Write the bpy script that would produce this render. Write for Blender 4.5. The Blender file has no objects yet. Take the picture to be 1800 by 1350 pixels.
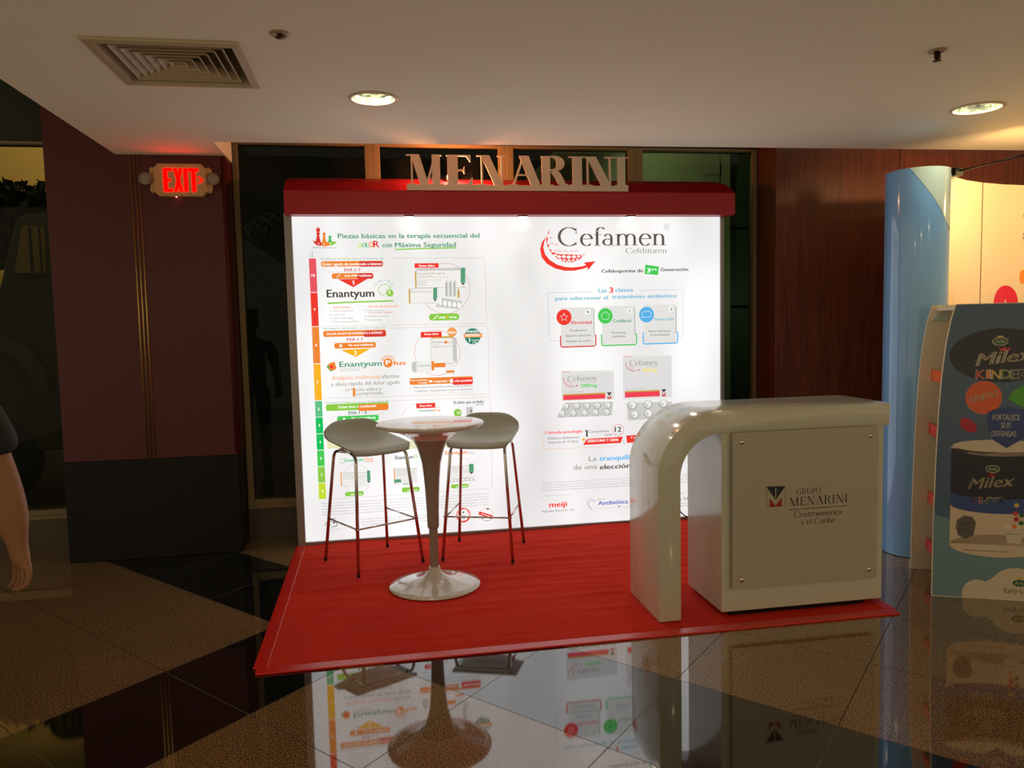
import bpy, bmesh, math, random
from mathutils import Vector, Matrix, noise
random.seed(7)
C = bpy.context.scene.collection
scn = bpy.context.scene
PI = math.pi
R = math.radians

# ------------------------------------------------------------------ camera
F_PX = 1371.6
YAW, PITCH, ROLL = -0.1712, 0.0793, -0.0225
def camera():
    cd = bpy.data.cameras.new('camera'); co = bpy.data.objects.new('camera', cd); C.objects.link(co)
    cd.sensor_width = 36.0; cd.lens = F_PX / 1800 * 36.0; cd.clip_end = 200
    f = Vector((-math.sin(YAW) * math.cos(PITCH), math.cos(YAW) * math.cos(PITCH), -math.sin(PITCH)))
    r = Vector((math.cos(YAW), math.sin(YAW), 0)); u = r.cross(f)
    r2 = math.cos(ROLL) * r + math.sin(ROLL) * u; u2 = -math.sin(ROLL) * r + math.cos(ROLL) * u
    m = Matrix((r2, u2, -f)).transposed().to_4x4(); m.translation = Vector((0.5387, -5.5962, 1.55))
    co.matrix_world = m; scn.camera = co
camera()

# ------------------------------------------------------------------ world, lights, exposure
w = bpy.data.worlds.new('world'); scn.world = w; w.use_nodes = True
bg = w.node_tree.nodes['Background']; bg.inputs[0].default_value = (1.0, 0.82, 0.52, 1); bg.inputs[1].default_value = 0.60
scn.view_settings.view_transform = 'Standard'; scn.view_settings.look = 'None'
scn.view_settings.exposure = 0.16; scn.view_settings.gamma = 1.0; scn.view_settings.use_curve_mapping = False

def lamp(name, kind, loc, energy, color, size=0.1, aim=None, spot=60, blend=.5, size_y=None):
    ld = bpy.data.lights.new(name, kind); ld.energy = energy; ld.color = color
    if kind == 'AREA':
        ld.size = size
        if size_y: ld.shape = 'RECTANGLE'; ld.size_y = size_y
        else: ld.shape = 'DISK'
    else: ld.shadow_soft_size = size
    if kind == 'SPOT': ld.spot_size = R(spot); ld.spot_blend = blend
    o = bpy.data.objects.new(name, ld); C.objects.link(o); o.location = loc
    if aim is not None: o.rotation_euler = (Vector(aim) - Vector(loc)).to_track_quat('-Z', 'Y').to_euler()
    return o
# fill lamps added behind the camera, without fixtures
for x, y in ((-2.5, -7.5), (1.0, -8.0), (4.5, -7.5)):
    lamp('hall_fill', 'AREA', (x, y, 2.66), 14, (1, .80, .52), .5, (x, y, 0))

# ------------------------------------------------------------------ helpers
def lin(c):
    return tuple((v / 255 / 12.92) if v / 255 <= .04045 else ((v / 255 + .055) / 1.055) ** 2.4 for v in c)
def nodes(m): return m.node_tree.nodes, m.node_tree.links
def mat(name, col, rough=.5, metal=0., spec=.5, emit=None, es=0., ior=1.45, coat=0., alpha=None, trans=0., bump=None, vary=None):
    """plain or noisy principled; bump = (scale, strength, stretch), vary = (scale, amount, stretch)"""
    m = bpy.data.materials.new(name); m.use_nodes = True; n, l = nodes(m); b = n['Principled BSDF']
    c = lin(col); b.inputs['Base Color'].default_value = (*c, 1); b.inputs['Roughness'].default_value = rough
    b.inputs['Metallic'].default_value = metal; b.inputs['Specular IOR Level'].default_value = spec; b.inputs['IOR'].default_value = ior
    b.inputs['Coat Weight'].default_value = coat; b.inputs['Coat Roughness'].default_value = .04
    b.inputs['Transmission Weight'].default_value = trans
    if emit: b.inputs['Emission Color'].default_value = (*lin(emit), 1); b.inputs['Emission Strength'].default_value = es
    def tex(scale, stretch):
        tc = n.new('ShaderNodeTexCoord'); mp = n.new('ShaderNodeMapping'); mp.inputs['Scale'].default_value = stretch
        l.new(tc.outputs['Object'], mp.inputs[0]); t = n.new('ShaderNodeTexNoise'); t.inputs['Scale'].default_value = scale
        t.inputs['Detail'].default_value = 6; l.new(mp.outputs[0], t.inputs['Vector']); return t
    if vary:
        t = tex(vary[0], vary[2]); mx = n.new('ShaderNodeMix'); mx.data_type = 'RGBA'
        a = vary[1]; mx.inputs[6].default_value = (*[v * (1 - a) for v in c], 1); mx.inputs[7].default_value = (*[min(1, v * (1 + a)) for v in c], 1)
        l.new(t.outputs[0], mx.inputs[0]); l.new(mx.outputs[2], b.inputs['Base Color'])
    if bump:
        t = tex(bump[0], bump[2]); bp = n.new('ShaderNodeBump'); bp.inputs['Strength'].default_value = bump[1]; bp.inputs['Distance'].default_value = .01
        l.new(t.outputs[0], bp.inputs['Height']); l.new(bp.outputs[0], b.inputs['Normal'])
    return m

class MB:
    """collects shapes and links them as ONE mesh object"""
    def __init__(s): s.v = []; s.f = []; s.m = []; s.sm = []
    def add(s, vs, fs, mi=0, smooth=False):
        o = len(s.v); s.v += [tuple(v) for v in vs]
        for f in fs: s.f.append([i + o for i in f]); s.m.append(mi); s.sm.append(smooth)
        return s
    def bm(s, b, mi=0, smooth=False, M=None):
        b.verts.ensure_lookup_table()
        for i, v in enumerate(b.verts): v.index = i
        s.add([(M @ v.co) if M else v.co for v in b.verts], [[v.index for v in f.verts] for f in b.faces], mi, smooth); b.free(); return s
    def box(s, x0, x1, y0, y1, z0, z1, r=0., mi=0, M=None, seg=2):
        b = bmesh.new(); bmesh.ops.create_cube(b, size=1)
        for v in b.verts: v.co = Vector(((x0 + x1) / 2 + v.co.x * (x1 - x0), (y0 + y1) / 2 + v.co.y * (y1 - y0), (z0 + z1) / 2 + v.co.z * (z1 - z0)))
        if r > 0: bmesh.ops.bevel(b, geom=b.edges[:], offset=r, segments=seg, profile=.5, affect='EDGES')
        return s.bm(b, mi, False, M)
    def prism(s, pts, a0, a1, axis='y', r=0., mi=0, M=None, smooth=False):
        """pts outline in the two other axes (x,z for y; x,y for z; y,z for x)"""
        def P(p, a): return {'y': (p[0], a, p[1]), 'z': (p[0], p[1], a), 'x': (a, p[0], p[1])}[axis]
        b = bmesh.new(); A = [b.verts.new(P(p, a0)) for p in pts]; B = [b.verts.new(P(p, a1)) for p in pts]; n = len(pts)
        b.faces.new(A); b.faces.new(B[::-1])
        for i in range(n): b.faces.new((A[i], B[i], B[(i + 1) % n], A[(i + 1) % n]))
        bmesh.ops.recalc_face_normals(b, faces=b.faces[:])
        if r > 0:
            es = [e for e in b.edges if len(e.link_faces) == 2 and e.calc_face_angle(0) > 1.0]
            bmesh.ops.bevel(b, geom=es, offset=r, segments=2, profile=.5, affect='EDGES')
        return s.bm(b, mi, smooth, M)
    def lathe(s, prof, c=(0, 0, 0), seg=48, mi=0, M=None, smooth=True, close=True):
        vs = []; fs = []
        for r_, z in prof:
            for k in range(seg):
                a = 2 * PI * k / seg; vs.append(Vector((c[0] + r_ * math.cos(a), c[1] + r_ * math.sin(a), c[2] + z)))
        for i in range(len(prof) - 1):
            for k in range(seg):
                k2 = (k + 1) % seg; fs.append((i * seg + k, i * seg + k2, (i + 1) * seg + k2, (i + 1) * seg + k))
        if M: vs = [M @ v for v in vs]
        return s.add(vs, fs, mi, smooth)
    def tube(s, pts, r, seg=12, mi=0, cap=True, radii=None):
        pts = [Vector(p) for p in pts]; vs = []; fs = []; prev = None
        for i, p in enumerate(pts):
            t = (pts[min(i + 1, len(pts) - 1)] - pts[max(i - 1, 0)]).normalized()
            if prev is None:
                a = Vector((0, 0, 1)) if abs(t.z) < .9 else Vector((1, 0, 0)); u = t.cross(a).normalized()
            else: u = (prev - t * prev.dot(t)).normalized()
            prev = u; v = t.cross(u); rr = radii[i] if radii else r
            for k in range(seg): a = 2 * PI * k / seg; vs.append(p + (u * math.cos(a) + v * math.sin(a)) * rr)
        for i in range(len(pts) - 1):
            for k in range(seg): k2 = (k + 1) % seg; fs.append((i * seg + k, i * seg + k2, (i + 1) * seg + k2, (i + 1) * seg + k))
        if cap: fs.append(tuple(range(seg))[::-1]); fs.append(tuple((len(pts) - 1) * seg + k for k in range(seg)))
        return s.add(vs, fs, mi, True)
    def build(s, name, mats, parent=None, loc=None, fix=True):
        me = bpy.data.meshes.new(name); me.from_pydata(s.v, [], s.f)
        for m in (mats if isinstance(mats, (list, tuple)) else [mats]): me.materials.append(m)
        me.polygons.foreach_set('material_index', s.m); me.polygons.foreach_set('use_smooth', s.sm)
        if fix:
            b = bmesh.new(); b.from_mesh(me); bmesh.ops.recalc_face_normals(b, faces=b.faces[:]); b.to_mesh(me); b.free()
        me.update(); o = bpy.data.objects.new(name, me); C.objects.link(o)
        if loc is not None: o.location = loc
        if parent: o.parent = parent
        return o
def smooth_by_angle(o, ang=35):
    me = o.data; b = bmesh.new(); b.from_mesh(me)
    for f in b.faces: f.smooth = True
    for e in b.edges:
        if len(e.link_faces) == 2 and e.calc_face_angle(0) > R(ang): e.smooth = False
    b.to_mesh(me); b.free(); return o
def tag(o, label=None, cat=None, group=None, kind=None):
    if label: o['label'] = label
    if cat: o['category'] = cat
    if group: o['group'] = group
    if kind: o['kind'] = kind
    return o
def empty(name, loc=(0, 0, 0), rz=0, label=None, cat=None, group=None):
    o = bpy.data.objects.new(name, None); C.objects.link(o); o.location = loc; o.rotation_euler = (0, 0, rz); o.empty_display_size = .1
    return tag(o, label, cat, group)
def struct(o): o['kind'] = 'structure'; return o
def fillet(pts, r, n=6):
    """round the corners of a 3-D polyline"""
    out = [Vector(pts[0])]
    for i in range(1, len(pts) - 1):
        a, b, c = Vector(pts[i - 1]), Vector(pts[i]), Vector(pts[i + 1]); rr = min(r, (a - b).length * .49, (c - b).length * .49)
        p = b + (a - b).normalized() * rr; q = b + (c - b).normalized() * rr
        for k in range(n + 1): t = k / n; out.append(p * (1 - t) ** 2 + b * 2 * t * (1 - t) + q * t * t)
    out.append(Vector(pts[-1])); return out

# ------------------------------------------------------------------ lettering
XH = .64
CAP = .69
def ell(cx, cy, rx, ry, a0, a1, n=20): return [(cx + rx * math.cos(R(a0 + (a1 - a0) * i / n)), cy + ry * math.sin(R(a0 + (a1 - a0) * i / n))) for i in range(n + 1)]
def stroke(pts, t, n, const=None):
    L = []; Rr = []; k = len(pts)
    for i in range(k):
        a = pts[max(i - 1, 0)]; b = pts[min(i + 1, k - 1)]; dx, dy = b[0] - a[0], b[1] - a[1]; d = math.hypot(dx, dy) or 1; dx /= d; dy /= d
        w = const if const is not None else n + (t - n) * abs(dy) ** 1.3
        L.append((pts[i][0] - dy * w / 2, pts[i][1] + dx * w / 2)); Rr.append((pts[i][0] + dy * w / 2, pts[i][1] - dx * w / 2))
    return [[L[i], L[i + 1], Rr[i + 1], Rr[i]] for i in range(k - 1)]
def rc(x0, y0, x1, y1): return [[(x0, y0), (x1, y0), (x1, y1), (x0, y1)]]
def serif_glyph(ch, t, n):
    s = t * .5 + .10; h = max(n * .8, .03)
    def bs(x, y=0, w=s): return rc(x - w, y, x + w, y + h)
    def ts(x, y=1, w=s): return rc(x - w, y - h, x + w, y)
    def st(x, y0, y1, w=t): return rc(x - w / 2, y0, x + w / 2, y1)
    def dg(a, b, w):
        k = w * .5 * math.hypot(b[0] - a[0], b[1] - a[1]) / abs(b[1] - a[1]); return [[(a[0] - k, a[1]), (a[0] + k, a[1]), (b[0] + k, b[1]), (b[0] - k, b[1])]]
    acc = []
    if ch in 'éó': acc = dg((.24, .74), (.36, .95), n * 1.4); ch = {'é': 'e', 'ó': 'o'}[ch]
    G = {
     'I': (.40, lambda: st(.2, 0, 1) + bs(.2) + ts(.2)),
     'M': (1.14, lambda: st(.17, 0, 1, n) + dg((.15 + t * .5, 1), (.55, .0), t) + dg((.55 + t * .3, .0), (.90, 1), n * 1.2) + st(.92, 0, 1) + bs(.17, 0, .14) + bs(.92) + rc(.0, 1 - h, .3, 1) + rc(.80, 1 - h, 1.1, 1)),
     'N': (.98, lambda: st(.17, 0, 1, n) + dg((.15 + t * .5, 1), (.83 - t * .5, 0), t) + st(.81, 0, 1, n) + bs(.17, 0, .14) + rc(.0, 1 - h, .24, 1) + rc(.66, 1 - h, .96, 1)),
     'A': (.90, lambda: dg((.14, 0), (.44, 1), n) + dg((.44, 1.0), (.76, 0), t) + rc(.24, .33, .64, .33 + n) + bs(.14, 0, .13) + bs(.76, 0, .15)),
     'E': (.76, lambda: st(.2, 0, 1) + rc(.05, 0, .68, h) + rc(.05, 1 - h, .64, 1) + rc(.2, .5 - n / 2, .48, .5 + n / 2) + [[(.68, 0), (.68, .26), (.66, .26), (.56, h), (.56, 0)], [(.64, 1), (.64, .77), (.62, .77), (.53, 1 - h), (.53, 1)], [(.49, .38), (.49, .62), (.47, .62), (.44, .5), (.47, .38)]]),
     'R': (.90, lambda: st(.2, 0, 1) + bs(.2) + rc(.05, 1 - h, .4, 1) + stroke(ell(.38, .755, .26, .225, 90, -90), t, n) + rc(.2, .53 - n / 2, .4, .53 + n / 2) + stroke([(.42, .52), (.55, .36), (.66, .12), (.74, .03), (.86, .02)], t, n * 1.2)),
     'P': (.76, lambda: st(.2, 0, 1) + bs(.2) + rc(.05, 1 - h, .4, 1) + stroke(ell(.38, .74, .26, .24, 90, -90), t, n) + rc(.2, .5 - n / 2, .4, .5 + n / 2)),
     'U': (.90, lambda: st(.2, .3, 1) + stroke(ell(.46, .3, .26, .29, 180, 360), t, n) + st(.72, .3, 1, n) + ts(.2) + ts(.72, 1, .12)),
     'O': (.96, lambda: stroke(ell(.48, .5, .4, .51, 0, 360, 36), t, n)),
     'G': (.96, lambda: stroke(ell(.48, .5, .4, .51, 48, 330, 30), t, n) + st(.80, .05, .42) + rc(.64, .42 - h, .94, .42) + rc(.74, .66, .77, .96)),
     'C': (.92, lambda: stroke(ell(.48, .5, .4, .51, 46, 316, 30), t, n) + rc(.76, .66, .79, .97) + rc(.76, .06, .78, .2)),
     'T': (.8, lambda: st(.4, 0, 1) + bs(.4) + rc(.05, 1 - h, .75, 1)),
     'L': (.7, lambda: st(.2, 0, 1) + rc(.05, 0, .64, h) + ts(.2)),
     'e': (.54, lambda: rc(.07, .36, .47, .36 + n) + stroke(ell(.28, .32, .22, .33, 8, 318, 26), t * .9, n)),
     'o': (.62, lambda: stroke(ell(.31, .32, .25, .33, 0, 360, 30), t * .95, n)),
     'c': (.53, lambda: stroke(ell(.29, .32, .23, .33, 40, 318, 24), t * .95, n) + rc(.42, .44, .48, .54)),
     'f': (.38, lambda: st(.17, 0, .8, t * .9) + stroke(ell(.33, .82, .16, .19, 180, 30, 14), t * .9, n) + rc(.04, XH - h, .36, XH) + bs(.17, 0, .13)),
     'a': (.52, lambda: st(.38, .06, .46, t * .9) + stroke(ell(.24, .46, .14, .18, 0, 165, 14), t * .8, n) + stroke(ell(.22, .19, .17, .18, 55, 330, 24), t * .85, n) + rc(.38, 0, .52, h)),
     'n': (.66, lambda: st(.15, 0, XH, t * .9) + stroke(ell(.32, .42, .17, .22, 180, 0, 16), t * .9, n) + st(.49, 0, .43, t * .9) + bs(.15, 0, .13) + bs(.49, 0, .13) + rc(.03, XH - h, .15, XH)),
     'm': (1.0, lambda: st(.15, 0, XH, t * .9) + stroke(ell(.32, .42, .17, .22, 180, 0, 16), t * .9, n) + st(.49, 0, .43, t * .9) + stroke(ell(.66, .42, .17, .22, 180, 0, 16), t * .9, n) + st(.83, 0, .43, t * .9) + bs(.15, 0, .12) + bs(.49, 0, .12) + bs(.83, 0, .13) + rc(.03, XH - h, .15, XH)),
     'd': (.66, lambda: stroke(ell(.30, .32, .24, .33, 30, 330, 26), t * .95, n) + st(.5, 0, 1.05, t * .9) + rc(.38, 1.05 - h, .5, 1.05) + rc(.5, 0, .64, h)),
     'b': (.64, lambda: stroke(ell(.34, .32, .24, .33, -150, 150, 26), t * .95, n) + st(.14, 0, 1.05, t * .9) + rc(.0, 1.05 - h, .14, 1.05)),
     'i': (.32, lambda: st(.16, 0, XH, t * .9) + bs(.16, 0, .13) + rc(.04, XH - h, .16, XH) + stroke(ell(.155, .88, .03, .03, 0, 360, 10), 0, 0, .06)),
     'l': (.32, lambda: st(.16, 0, 1.05, t * .9) + bs(.16, 0, .13) + rc(.04, 1.05 - h, .16, 1.05)),
     't': (.38, lambda: st(.17, .12, .82, t * .9) + rc(.04, XH - h, .35, XH) + stroke(ell(.27, .12, .1, .11, 180, 310, 10), t * .8, n)),
     'r': (.44, lambda: st(.15, 0, XH, t * .9) + bs(.15, 0, .13) + rc(.03, XH - h, .15, XH) + stroke(ell(.30, .46, .14, .17, 180, 50, 12), t * .9, n) + stroke(ell(.385, .57, .025, .025, 0, 360, 8), 0, 0, .05)),
     'y': (.56, lambda: dg((.1, XH), (.30, .02), t * .9) + dg((.50, XH), (.2, -.26), n) + rc(.0, XH - h, .24, XH) + rc(.4, XH - h, .58, XH) + stroke(ell(.16, -.25, .04, .04, 0, 360, 8), 0, 0, .05)),
     ' ': (.34, lambda: []),
    }
    adv, fn = G.get(ch, G['n']); return adv, fn() + acc
def serif_text(s, t=.115, n=.035):
    x = 0; polys = []
    for ch in s:
        adv, ps = serif_glyph(ch, t, n); polys += [[(p[0] + x, p[1]) for p in q] for q in ps]; x += adv
    return polys
def sans_text(s, bold):
    if s == '1': return [(.0, .66), (.0, .55), (.13, .62), (.13, 0), (.30, 0), (.30, CAP), (.16, CAP)], [[0, 1, 2, 3, 4, 5, 6]]
    cu = bpy.data.curves.new('lettering', 'FONT'); cu.body = s; cu.size = 1; cu.resolution_u = 2; cu.offset = 0
    ob = bpy.data.objects.new('lettering', cu); C.objects.link(ob); dg = bpy.context.evaluated_depsgraph_get(); dg.update()
    me = bpy.data.meshes.new_from_object(ob.evaluated_get(dg)); vs = [(v.co.x, v.co.y) for v in me.vertices]; fs = [list(p.vertices) for p in me.polygons]
    bpy.data.objects.remove(ob); bpy.data.curves.remove(cu); bpy.data.meshes.remove(me)
    if bold:
        k = len(vs); base = list(vs); bf = list(fs); vs = []; fs = []
        for j, (dx, dy) in enumerate(((-.024, -.004), (.024, -.004), (0, .010), (-.008, 0))): vs += [(a + dx, b + dy) for a, b in base]; fs += [[i + j * k for i in f] for f in bf]
    return vs, fs
def text2d(s, w, h, font='s'):
    """flat lettering fitted to width w and cap height h, origin at the left of the base line"""
    if font == 'f':
        polys = serif_text(s); vs = []; fs = []
        for q in polys: fs.append(list(range(len(vs), len(vs) + len(q)))); vs += q
        k = h
    else:
        vs, fs = sans_text(s, font == 'b'); k = h / CAP
    if not vs: return [], []
    x0 = min(v[0] for v in vs); x1 = max(v[0] for v in vs); kx = w / max(x1 - x0, 1e-6)
    return [((v[0] - x0) * kx, v[1] * k) for v in vs], fs

class Print:
    """printed artwork on a plane: origin O, right E, up U, outward N"""
    def __init__(s, mb, O, E, U, N, idx, step=.0004): s.mb, s.O, s.E, s.U, s.N, s.idx, s.step = mb, Vector(O), Vector(E), Vector(U), Vector(N), idx, step
    def put(s, vs, fs, col, lay): s.mb.add([s.O + s.E * a + s.U * b + s.N * (s.step * lay) for a, b in vs], fs, s.idx[col], False)
    def text(s, t, a, b, w, h, col, font='s', lay=2, rot=0):
        vs, fs = text2d(t, w, h, font)
        if rot:
            c, sn = math.cos(R(rot)), math.sin(R(rot)); vs = [(x * c - y * sn, x * sn + y * c) for x, y in vs]
        s.put([(a + x, b + y) for x, y in vs], fs, col, lay)
    def poly(s, pts, col, lay=1): s.put(pts, [list(range(len(pts)))], col, lay)
    def rect(s, a, b, w, h, col, lay=1, r=0.):
        r = min(r, w * .49, h * .49)
        if r <= 0: return s.poly([(a, b), (a + w, b), (a + w, b + h), (a, b + h)], col, lay)
        p = []
        for cx, cy, a0 in ((a + w - r, b + r, -90), (a + w - r, b + h - r, 0), (a + r, b + h - r, 90), (a + r, b + r, 180)): p += ell(cx, cy, r, r, a0, a0 + 90, 5)
        s.poly(p, col, lay)
    def line(s, pts, w, col, lay=1):
        q = stroke(pts, 0, 0, w); vs = []; fs = []
        for x in q: fs.append(list(range(len(vs), len(vs) + 4))); vs += x
        s.put(vs, fs, col, lay)
    def disc(s, a, b, rx, ry, col, lay=1, w=0.):
        if w > 0: s.line(ell(a, b, rx, ry, 0, 360, 40), w, col, lay)
        else: s.poly(ell(a, b, rx, ry, 0, 360, 32)[:-1], col, lay)
    def draw(s, items):
        k = 1e-4
        for it in items:
            if it[0] == 'T': s.text(it[1], it[2] * k, it[3] * k, it[4] * k, it[5] * k, it[6], it[7], it[8], it[9])
            elif it[0] == 'R': s.rect(it[1] * k, it[2] * k, it[3] * k, it[4] * k, it[5], it[6], it[7] * k)
            elif it[0] == 'P': s.poly([(p[0] * k, p[1] * k) for p in it[1]], it[2], it[3])
            elif it[0] == 'L': s.line([(p[0] * k, p[1] * k) for p in it[1]], it[2] * k, it[3], it[4])
            elif it[0] == 'C': s.disc(it[1] * k, it[2] * k, it[3] * k, it[4] * k, it[5], it[6], it[7] * k)
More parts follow.
